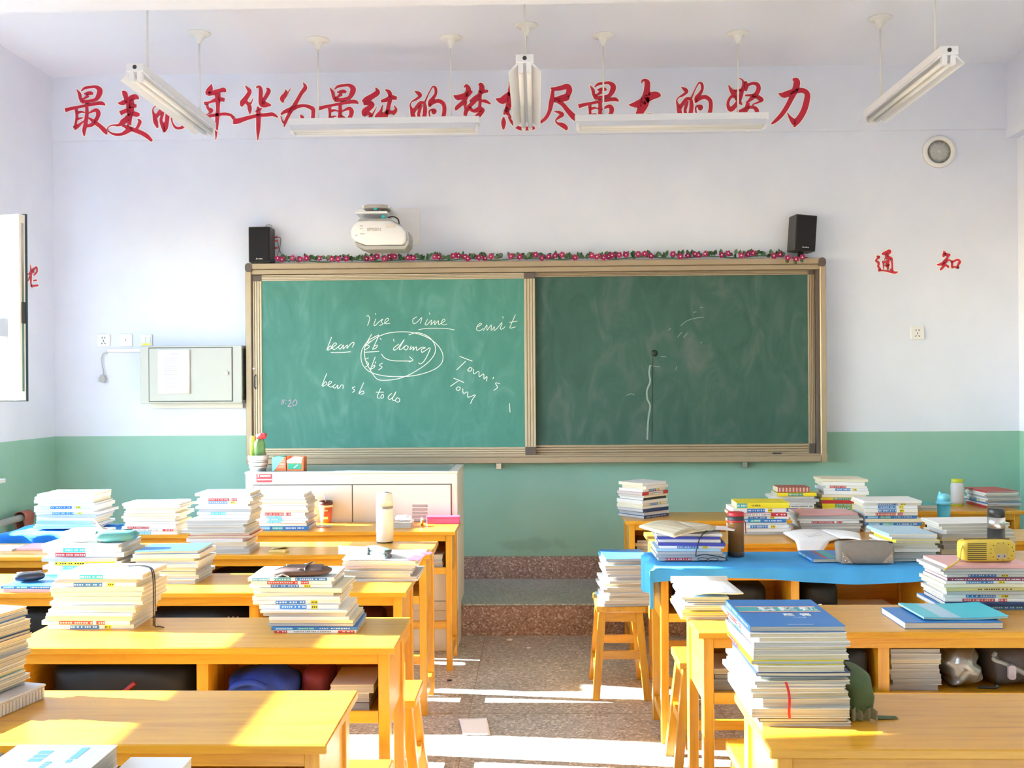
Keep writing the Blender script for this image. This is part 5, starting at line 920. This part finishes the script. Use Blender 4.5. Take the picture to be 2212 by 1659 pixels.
z2 = ony(338, 1642, y1 - .02).z; xa, xb = ony(275, 1642, y1 - .02).x, ony(408, 1642, y1 - .02).x; hh = (z2 - D) / 3; z = D
for k in range(3): add_book(((xa + xb) / 2, y1 - .16, z + .0005), 0, xb - xa, .155, hh - .0008, 'w', 'white exercise book, %s in the low pile nearest the camera' % ('topmost' if k == 2 else 'middle' if k == 1 else 'bottom'), 'books in the low nearest pile', None, 0); z += hh
xk = ony(10, 1600, y1).x; add_book((xl_ - .20, y1 - .13, D + .0006), -math.pi / 2, .26, .16, .16, 'k', 'thick dark-covered volume at the lower frame corner', None, None, 2)
# ================================================================ aisle side
# sky-blue cloth over a desk: top, front fall, end fall with folds
dx, dy = DESKS['R3']; HL = .15
def cloth(u, v):
    s, q = u * (1.24 + HL), v * (.40 + .085); hx = max(0, HL - s); x = dx - .008 + max(0, s - HL) - (.010 + .012 * math.sin(v * 16)) * (hx > 0)
    fh = .058 + .014 * math.sin(u * 8 + 2) + (.045 if u > .93 else 0); ty = .41; hy = max(0, q - ty) / .075 * fh
    y = dy + .398 - min(q, ty) - .004 * math.sin(u * 37) * (hy > .01)
    top = (hx <= 0 and hy <= 0)
    return (x, y, D + .004 + (.0012 * math.sin(u * 30) * math.sin(v * 11) if top else 0) - max(hx * (1 + .12 * math.sin(v * 9)), hy) - .25 * min(hx, hy))
M_sky = mat('sky_blue_cotton', (.045, .29, .62), .85, .12, 10, bump=.12, stretch=(1, 1, 1))
part('sky_blue_cloth', MB().grid(cloth, 90, 40), M_sky, None, fix=False, label='sky-blue tablecloth draped over a desk, hanging at its end', cat='tablecloth')
CZ_ = D + .0075
# tumbler
p = onz(1593, 1203, CZ_); t = thing('tea_tumbler', (p.x, p.y + .034, CZ_), 'amber plastic tumbler with black and red lid on blue cloth', 'bottle'); M_amb = mat('amber_plastic', (.30, .13, .03), .12, .05, alpha=.55); M_tea = mat('dark_tea', (.10, .035, .012), .15, .1)
part('body', MB().lathe([(.001, .001), (.035, .001), (.037, .006), (.037, .150), (.035, .160), (.034, .160), (.035, .150), (.035, .010), (.001, .008)], 32), M_amb, t); part('tea', MB().lathe([(.001, .011), (.0335, .012), (.0335, .085), (.001, .085)], 28), M_tea, t); part('base', MB().lathe([(.001, 0), (.0372, 0), (.0376, .018), (.0372, .020), (.001, .0008)], 28), M_dark, t)
part('lid', MB().lathe([(.036, .160), (.0365, .163), (.0365, .182), (.001, .183)], 28), M_dark, t); part('red_rim', MB().lathe([(.0368, .1815), (.0372, .184), (.037, .196), (.034, .198), (.001, .198)], 28), mat('tumbler_red', (.50, .02, .03), .4), t); part('red_collar', MB().lathe([(.0372, .154), (.0378, .156), (.0378, .160), (.0372, .162)], 28), MATS['tumbler_red'], t); part('red_loop', MB().tube(catmull([(.037, 0, .160), (.043, 0, .150), (.044, 0, .12), (.046, 0, .10)], 5), .0022, 6), MATS['tumbler_red'], t)
# open book over the stack beside it
c, z, rz, _ = T2
t = thing('open_paperback', (c.x, c.y, z + .001), 'open cream paperback lying face down across a stack', 'book'); q = lambda px, py, zz: onz(px, py, z + zz) - Vector((c.x, c.y, z + .001))
m1 = MB(); sheet(m1, q(1381, 1140, .010), q(1455, 1129, .016), q(1500, 1146, .020), q(1457, 1162, .004), lambda u, v: .010 * math.sin(u * 3.1) * (1 - v * .3), 10); part('page_block', m1, M_pgs[1], t, fix=False); solidify(t.children[0], .010, -1)
m1 = MB(); sheet(m1, q(1455, 1129, .018), q(1546, 1140, .016), q(1540, 1146, .012), q(1457, 1161, .006), lambda u, v: .006 * math.sin(u * 3.1), 10); o = part('page_block', m1, M_pgs[1], t, fix=False); solidify(o, .008, -1)
t = thing('loose_sheet', (c.x + .10, c.y + .10, z + .0008), 'white printed sheet curling out beside the open paperback', 'paper sheet', -12); part('sheet', sheet(MB(), (-.06, .09, .002), (.12, .09, .004), (.11, -.02, .001), (-.06, -.05, .001), lambda u, v: .006 * math.sin(u * 3)), M_paper, t, fix=False)
# eyeglasses leaning on the stack
yy = T2[0].y - .016; E = lambda px, py, dyy=0: ony(px, py, yy + dyy)
t = thing('eyeglasses', E(1503, 1203), 'black eyeglasses folded against a stack on blue cloth', 'glasses'); o0 = t.location.copy()
part('temple', MB().tube(catmull([tuple(E(*a_) - o0) for a_ in ((1528, 1146), (1518, 1154), (1509, 1170), (1504, 1190), (1503, 1202))], 5), .0025, 6), M_black, t)
part('temple', MB().tube(catmull([tuple(E(px, py, -.02) - o0) for px, py in ((1503, 1202), (1520, 1198), (1545, 1201), (1568, 1206), (1569, 1212))], 5), .0022, 6), M_black, t)
for px in (1518, 1541): part('rim', MB().tube([tuple(E(px, 1208, -.03) - o0 + Vector((.022 * math.cos(a_ * .42), .012 * math.sin(a_ * .42), .004 * math.sin(a_ * .42)))) for a_ in range(16)], .0016, 5), M_black, t)
# blue-and-teal book and canvas pencil case on the cloth
bk = stack('the cloth-covered desk', 1752, 1836, 1215, 1207, CZ_, 'L', 'b:T', 'lying on blue cloth beside the canvas case', ratio=1.35, wave=.0002, rot=0); r0, zf = bk[3]
cover_print(bk[3], [(-.09, .10, .055, .068, 'r'), (-.09, .10, .070, .115, 't')])
p = onz(1872, 1218, CZ_); t = thing('canvas_pencil_case', (p.x, p.y + .032, CZ_), 'grey-brown canvas pencil case with studded corners on blue cloth', 'pencil case', 1); M_canv = mat('taupe_canvas', (.225, .195, .17), .85, .12, 60, bump=.15); M_tan = mat('tan_leather', (.40, .31, .24), .6)
part('body', pillow(.245, .060, .092, .25, .28, 28, 14, dent=lambda P, u, v: (0, -.010 * (P.z < .05) + .006 * (P.z > .05), .003 * math.sin(P.x * 40) * (P.z > .08))), M_canv, t, fix=False)
part('zip', MB().tube(catmull([(-.112, .004, .090), (-.04, .008, .0945), (.06, .008, .094), (.116, .004, .090)], 6), .0025, 6), M_tan, t); part('zip_pull', MB().box(.105, .122, -.006, .006, .083, .090), M_black, t)
for s in (-1, 1):
    part('corner_patch', MB().add([(s * .112, -.0418, .004), (s * .062, -.0424, .004), (s * .108, -.0418, .055)], [(0, 1, 2)] if s < 0 else [(0, 2, 1)]), M_tan, t, fix=False)
    for x, zz in ((.102, .034), (.095, .016), (.080, .010)): part('stud', MB().lathe([(.004, -.0424), (.003, -.046), (.001, -.047)], 8, 0, (s * x, 0, zz), 'y'), M_chrome, t)
# open notebook hanging over the desk edge
dx, dy = DESKS['R4']; A_ = onz(1692, 1153, D + .012); t = thing('open_notebook', A_, 'open white notebook with one half drooping over the desk edge', 'notebook'); o0 = A_.copy(); V = lambda v: tuple(Vector(v) - o0)
B2 = onz(1768, 1146, D + .012); C2_ = onz(1812, 1165, D + .012); D2 = onz(1737, 1180, D + .012)
def leafs(A, B, C, Dd, sg, n=14):
    b = MB()
    def f(u, v):
        P = A.lerp(B, u).lerp(Dd.lerp(C, u), v); d_ = max(0, dy + .004 - P.y); return V((P.x, P.y, D + .0125 + sg(u, v) - max(0, d_ - .012) * 1.1))
    return b.grid(f, n, n)
o = part('leaves', leafs(A_, B2, C2_, D2, lambda u, v: .010 * math.sin(u * 3.1) * (1 - v)), M_paper, t, fix=False); solidify(o, .006, -1)
E2, F2_ = onz(1856, 1155, D + .012), onz(1860, 1169, D + .012)
o = part('leaves', leafs(B2 + Vector((.006, 0, 0)), E2, F2_, C2_ + Vector((.006, 0, 0)), lambda u, v: .007 * math.sin(u * 3.0)), M_paper, t, fix=False); solidify(o, .008, -1)
for k in range(5): part('ink_line', MB().tube([V(A_.lerp(B2, .35).lerp(D2.lerp(C2_, .35), .2 + .1 * k) + Vector((0, 0, .0125))), V(A_.lerp(B2, .75).lerp(D2.lerp(C2_, .75), .2 + .1 * k) + Vector((0, 0, .011)))], .0007, 4), MATS['ink_grey'], t)
p = onz(1678, 1153, D); t = thing('tape_roll', (p.x, p.y, D), 'small cream roll of tape on the desk by the open notebook', 'tape'); part('roll', MB().lathe([(.012, 0), (.024, 0), (.024, .012), (.012, .012), (.012, 0)], 24), mat('tape_cream', (.66, .58, .40), .4), t); part('core', MB().lathe([(.0095, .0), (.0115, .0), (.0115, .0118), (.0095, .0118), (.0095, .0)], 24), MATS['kraft_paper'], t)
# striped maroon book lying on the yellow book
c, z, rz, _ = T7
bk = add_book((c.x - .004, c.y + .012, z + .0008), 0, .185, .13, .030, 's', 'maroon and cream striped thick book atop the yellow one', None, None, 1)
for k in range(9): part('cream_stripe', MB().box(-.085 + k * .020, -.077 + k * .020, -.0006, -.0001, .003, .027), mat('stripe_cream', (.58, .50, .42), .6), bk[0])
part('dark_cap_band', MB().box(-.0925, .0925, -.0008, -.0001, .0272, .0298), cov('o'), bk[0])
# bottles
p = onz(2044, 1144, D); t = thing('shaker_bottle', (p.x, p.y + .03, D), 'sky-blue shaker bottle with spout lid', 'bottle'); M_shk = mat('blue_translucent_plastic', (.05, .40, .56), .25, .05, alpha=.85); M_sl = mat('light_blue_plastic', (.16, .52, .70), .3)
part('body', MB().lathe([(.001, 0), (.028, 0), (.030, .004), (.034, .130), (.001, .130)], 28), M_shk, t); part('collar', MB().lathe([(.034, .131), (.040, .134), (.041, .142), (.036, .150), (.001, .150)], 28), M_sl, t)
part('lid', MB().lathe([(.034, .150), (.032, .172), (.028, .184), (.012, .190), (.001, .191)], 24), M_sl, t); part('spout', MB().add([(-.026, -.012, .165), (-.026, .012, .165), (-.006, .012, .165), (-.006, -.012, .165), (-.024, -.009, .200), (-.024, .009, .200), (-.012, .009, .196), (-.012, -.009, .196)], [(3, 2, 1, 0), (4, 5, 6, 7), (0, 1, 5, 4), (1, 2, 6, 5), (2, 3, 7, 6), (3, 0, 4, 7)]), M_sl, t, bevel=.002)
p = onz(2072, 1093, D); t = thing('white_bottle', (p.x, p.y + .03, D), 'white water bottle with lime-green cap on the far desk', 'bottle'); M_lime = mat('lime_plastic', (.50, .55, .02), .4); M_wb = mat('grey_white_plastic', (.62, .62, .64), .35)
part('base_ring', MB().lathe([(.001, 0), (.036, 0), (.037, .009), (.001, .0095)], 28), M_lime, t); part('body', MB().lathe([(.036, .010), (.040, .03), (.0385, .08), (.040, .120), (.036, .146), (.001, .147)], 28), M_wb, t); part('cap', MB().lathe([(.034, .1475), (.0345, .150), (.0345, .166), (.033, .169), (.001, .169)], 28), M_lime, t)
q_ = onz(2152, 1215, D); hx = ony(2152, 1098, 4.49); t = thing('black_flask', (ony(2152, 1150, 4.49).x, 4.49, D), 'black vacuum flask with broad silver band behind the yellow pouch', 'flask'); H_ = hx.z - D; zb0, zb1 = ony(2152, 1143, 4.455).z - D, ony(2152, 1119, 4.455).z - D
M_flk = mat('matt_black_flask', (.022, .022, .025), .4); part('body', MB().lathe([(.001, 0), (.035, 0), (.036, .003), (.036, zb0 - .0005), (.001, zb0 - .0005)], 32), M_flk, t); part('silver_band', MB().lathe([(.001, zb0), (.0362, zb0), (.0362, zb1), (.001, zb1)], 32), mat('brushed_steel', (.55, .55, .57), .3, .05, 60, metal=.9), t); part('cup_cap', MB().lathe([(.001, zb1 + .0005), (.0355, zb1 + .0005), (.035, H_ - .006), (.031, H_), (.001, H_)], 32), M_flk, t)
# yellow zip pouch on its stack
c, z, rz, _ = T13
p = ony(2134, 1222, c.y + .06); t = thing('yellow_pouch', (p.x, c.y + .075, z + .0008), 'mustard yellow zip pouch with dark stripes and dots', 'pouch', 1); M_ye = mat('mustard_vinyl', (.62, .44, .06), .45, .06); M_br_ = mat('dark_brown_print', (.06, .035, .015), .6)
part('body', pillow(.190, .062, .078, .35, .32, 28, 14), M_ye, t)
yf = lambda x, zz: -.0312
for k in range(9): part('printed_stripe', MB().box(-.078, -.012, -.0316, -.0306, .010 + k * .0068, .0124 + k * .0068), M_br_, t)
for k in range(13): a_ = k * .48; part('printed_dot', MB().lathe([(.0018, -.0317), (.0018, -.0307), (.001, -.0306)], 8, 0, (.042 + .040 * math.cos(a_), 0, .039 + .030 * math.sin(a_)), 'y'), M_br_, t)
part('printed_hair', MB().lathe([(.026, -.0316), (.026, -.0310), (.001, -.0309)], 20, 0, (.040, 0, .044), 'y'), mat('ochre_print', (.50, .35, .07), .5), t); part('printed_face', MB().box(.022, .058, -.0321, -.0315, .014, .030), mat('grey_print', (.42, .36, .30), .5), t)
for x in (.030, .050): part('printed_eye', MB().lathe([(.003, -.0327), (.003, -.032), (.001, -.0319)], 8, 0, (x, 0, .022), 'y'), M_br_, t)
part('zip', MB().tube([(-.08, -.004, .0785), (.08, -.004, .0785)], .0022, 5), M_br_, t); part('wrist_strap', MB().tube(catmull([(-.086, -.018, .066), (-.100, -.03, .045), (-.118, -.055, .015), (-.15, -.085, .004), (-.19, -.10, -.012)], 5), .0028, 6), M_ye, t); part('strap_ring', MB().tube([(-.118 + .006 * math.cos(k), -.055, .014 + .006 * math.sin(k)) for k in range(7)], .0014, 5), M_chrome, t)
# flat books lying on the desk with silver bags
A_ = onz(1955, 1359, D); B_ = onz(2166, 1358, D); L_ = (B_ - A_).length
b1 = add_book(((A_.x + B_.x) / 2, A_.y + .225, D + .0006), math.pi, L_, .225, .020, 'b', 'blue paperback lying flat under the cyan one', None, None, 0)
b2 = add_book(((A_.x + B_.x) / 2 + .045, A_.y + .245, D + .0218), math.pi + .03, .275, .215, .007, 'u', 'cyan paperback with pale stripe lying flat on the blue one', None, None, 0, dz=lambda x, y, q: .006 * max(0, -x / .14) ** 2 + .004 * max(0, x / .14) ** 2)
cover_print(b2, [(.02, .075, .004, .211, 'l'), (.016, .018, .004, .211, 'w'), (.077, .079, .004, .211, 'w')])
# blank notebook with rolled leaf over its stack
c, z, rz, _ = T4
t = thing('blank_notebook', (c.x, c.y, z + .0006), 'blank white notebook with its leaf rolled back on a stack', 'notebook'); q = lambda px, py, zz: onz(px, py, z + zz) - Vector((c.x, c.y, z + .0006))
o = part('leaves', sheet(MB(), q(1452, 1258, .006), q(1572, 1257, .006), q(1606, 1281, .008), q(1490, 1288, .006), lambda u, v: .004 * math.sin(u * 5) * v), M_paper, t, fix=False); solidify(o, .004, -1)
part('rolled_leaf', MB().tube([q(1450, 1252, .010), q(1570, 1251, .010)], .012, 14), M_paper, t)
# green zip pouch beside the tallest stack
p = onz(1862, 1558, D); t = thing('green_pouch', (p.x, p.y + .075, D), 'dark green canvas zip pouch wedged beside the tallest stack', 'pouch', 4); M_gp = mat('olive_green_canvas', (.085, .125, .055), .8, .3, 40, bump=.2)
part('body', pillow(.070, .150, .100, .5, .6, dent=lambda P, u, v: (.003 * math.sin(P.z * 90 + P.y * 40), 0, .010 * (P.y + .075) / .15)), M_gp, t, fix=False); part('zip', MB().tube(catmull([(.0, -.062, .030), (-.004, -.055, .075), (-.012, -.01, .104), (-.014, .06, .115)], 6), .0045, 6), M_black, t)
part('ruffle', MB().grid(lambda u, v: (-.03 + u * .062, -.075 - .006 * math.sin(u * 22), .003 + v * .026 * (1 + .2 * math.sin(u * 11))), 20, 4), mat('khaki_frill', (.24, .22, .14), .9, .2, 40), t, fix=False)
part('fabric_tag', sheet(MB(), (.03, -.045, .004), (.085, -.05, .0025), (.085, -.07, .0025), (.03, -.072, .004)), M_gp, t, fix=False)
# red ribbon marker and printed cover of the tallest stack
r0, zf = T5[3]; Lh = .27
w5 = .205
cover_print(T5[3], [(-.065, -.060, .006, w5, 'r'), (-.060, -.056, .006, w5, 'w'), (-.056, -.008, .006, w5, 't'), (-.008, -.004, .006, w5, 'w'), (-.004, .001, .006, w5, 'r'), (.125, .128, .09, .15, 'w')])
def cover_text(s, size, x, y, m, bold=0):
    me = text_mesh(s, size, m, 'cover_lettering', bold)
    for v in me.vertices: u, w = v.co.x, v.co.y; v.co = (x - w, y + u, zf(x - w, y + u) + .0009 + v.co.z)
    ob('cover_title', me, r0)
cover_text('核 按 钮', .040, -.032, .130, cov('w'), .0012); cover_text('英  语', .026, .032, .138, cov('w'), .0006); cover_text('— — —', .008, .056, .138, cov('w'))
c = T5[0]; zz = D + .052
t = thing('ribbon_marker', (c.x - .045, c.y, zz), 'thin red ribbon bookmark trailing from a thick book', 'bookmark'); part('ribbon', MB().grid(lambda u, v: ((-.003 + .006 * u) + .012 * v + .003 * math.sin(v * 5), -.016 - .003 * math.sin(v * 4), .055 - .085 * v), 1, 10), mat('ribbon_red', (.50, .02, .02), .5), t, fix=False)
# locker contents, aisle side
M_silv = mat('silver_foil_nylon', (.34, .33, .31), .28, .3, 16, metal=.5, bump=.3); M_strapg = mat('grey_webbing', (.30, .30, .29), .6, .15, 30)
t = lk('black_backpack', 'R2', .505, .19, .13, .28, .15, M_bag, 'black backpack bulging out of the locker beside the tallest stack', 'bag', (.5, .6), fold(.006, 60)); part('webbing', MB().tube(catmull([(-.05, -.135, .12), (-.01, -.148, .07), (.0, -.150, .03)], 5), .005, 6), M_dark, t); part('buckle', MB().box(-.012, .012, -.156, -.150, .055, .075), M_chrome, t)
t = lk('dark_bag', 'R2', .315, .21, .20, .22, .14, M_bag, 'black bag with grey piping in the locker behind the tallest stack', 'bag', (.5, .5), fold(.004, 40)); part('piping', MB().tube(catmull([(-.08, -.113, .10), (-.03, -.117, .06), (.03, -.115, .04)], 5), .003, 5), M_strapg, t)
t = lk('silver_bag', 'R2', .885, .19, .120, .22, .130, M_silv, 'crinkled silver foil bag leaning in the locker', 'bag', (.7, .7), lambda P, u, v: (.009 * math.sin(P.z * 70 + P.y * 20) + .004 * math.sin(P.z * 190 + 2), .007 * math.sin(P.x * 90 + P.z * 50) + .005 * math.sin(P.x * 210 - P.z * 120), .002 + .002 * math.sin(P.x * 60)), 0); part('black_strap', MB().tube(catmull([(.02, -.13, .020), (.05, -.142, .022), (.07, -.148, .024), (.075, -.150, .034)], 5), .006, 6), M_black, t)
t = lk('grey_sling_bag', 'R2', 1.040, .22, .145, .24, .135, mat('dusky_grey_nylon', (.11, .10, .105), .5, .3, 24, bump=.2), 'grey sling bag with webbing straps in the locker by the yellow-pouch stack', 'bag', (.6, .6), fold(.006, 50))
part('webbing', MB().tube(catmull([(-.06, -.12, .12), (-.070, -.128, .10), (-.03, -.132, .085), (.0, -.135, .06)], 5), .007, 6), M_strapg, t); part('webbing', MB().tube(catmull([(-.02, -.132, .08), (.03, -.138, .055), (.07, -.14, .032)], 5), .010, 6), M_strapg, t); part('buckle', MB().prism(rrect(-.032, -.008, .040, .085, .008, 3), -.150, -.140, 'y'), mat('mauve_buckle', (.45, .38, .42), .5), t)
t = lk('black_satchel', 'R3', .62 + .11, .20, .16, .22, .13, M_bag, 'black satchel in the locker below the blue cloth', 'bag', (.5, .5), fold(.004, 50)); part('buckle', MB().box(-.02, -.005, -.118, -.112, .02, .04), M_chrome, t)
lk('dark_bag', 'R3', .30, .20, .40, .22, .13, M_bag, 'black bag in the locker behind the blank notebook', 'bag', (.5, .5), fold(.004, 40))
lk('dark_bag', 'R4', .88, .20, .42, .22, .12, M_bag, 'black bag in the locker below the open notebook', 'bag', (.5, .5), fold(.004, 40)); lk('dark_bag', 'R4b', .88, .2, .44, .22, .13, M_bag, 'black bag in the locker below the shaker bottle', 'bag', (.5, .5), fold(.004, 40)); lk('dark_bag', 'R5b', .88, .2, .44, .22, .13, M_bag, 'black bag in the darker desk locker by the wall', 'bag', (.5, .5), fold(.004, 40))
# ================================================================ litter on the floor
q4 = [onz(991, 1553, .004), onz(1051, 1551, .004), onz(1059, 1588, .003), onz(1000, 1588, .003)]; o0 = q4[0]
o = part('paper_sheet', sheet(MB(), *[tuple(q - o0) for q in q4], lambda u, v: .004 * abs(u - .5) + .002 * math.sin(v * 3)), M_paper, None, loc=o0, fix=False, label='folded white sheet of paper lying on the aisle floor', cat='paper sheet'); solidify(o, .0006, 1)
p = onz(1005, 1407, .002); t = thing('fallen_leaf', p, 'small green leaf lying on the floor near the podium', 'leaf', 30); part('blade', MB().add([(-.02, 0, .001), (-.005, -.009, .005), (.012, -.008, .004), (.024, 0, .002), (.012, .008, .005), (-.005, .009, .004)], [(0, 1, 2, 3, 4, 5)]), mat('fresh_leaf', (.30, .50, .10), .5), t, fix=False); part('stalk', MB().tube([(-.02, 0, .001), (-.032, .004, .001)], .0012, 5), MATS['fresh_leaf'], t)
for k, (px, py, s, lab) in enumerate([(1101, 1384, .018, 'small crumpled paper scrap before the platform riser'), (1001, 1397, .016, 'small silver foil scrap beside the podium foot'), (1142, 1401, .014, 'tiny grey paper scrap on the aisle floor')]):
    p = onz(px, py, .0); part('paper_scrap', pillow(s * 2, s * 1.3, s * .7, 1, 1, 10, 6, dent=lambda P, u, v: (.004 * math.sin(u * 19), .004 * math.sin(v * 13 + u * 9), 0)), M_paper if k != 1 else M_chrome, None, loc=p, label=lab, cat='litter', fix=False)
p = onz(971, 1471, .0); part('pencil_stub', MB().tube([(-.012, 0, .004), (.012, .003, .004)], .004, 6), M_dark, None, loc=p, label='short dark pencil stub on the floor near a desk leg', cat='pencil')
# thin brass divider strips let into the terrazzo
M_brs = mat('dull_brass', (.30, .24, .15), .5, .1, metal=.3)
for k, x in enumerate((-2.45, -1.25, -.05 - .28, .86, 2.06)): part('divider_strip', MB().box(x - .002, x + .002, YB, PY - .02, 0, .0006), M_brs, FL)
for y in (1.2, 2.4, 3.6, 4.8): part('divider_strip', MB().box(XL, XR, y - .002, y + .002, 0, .0005), M_brs, FL)
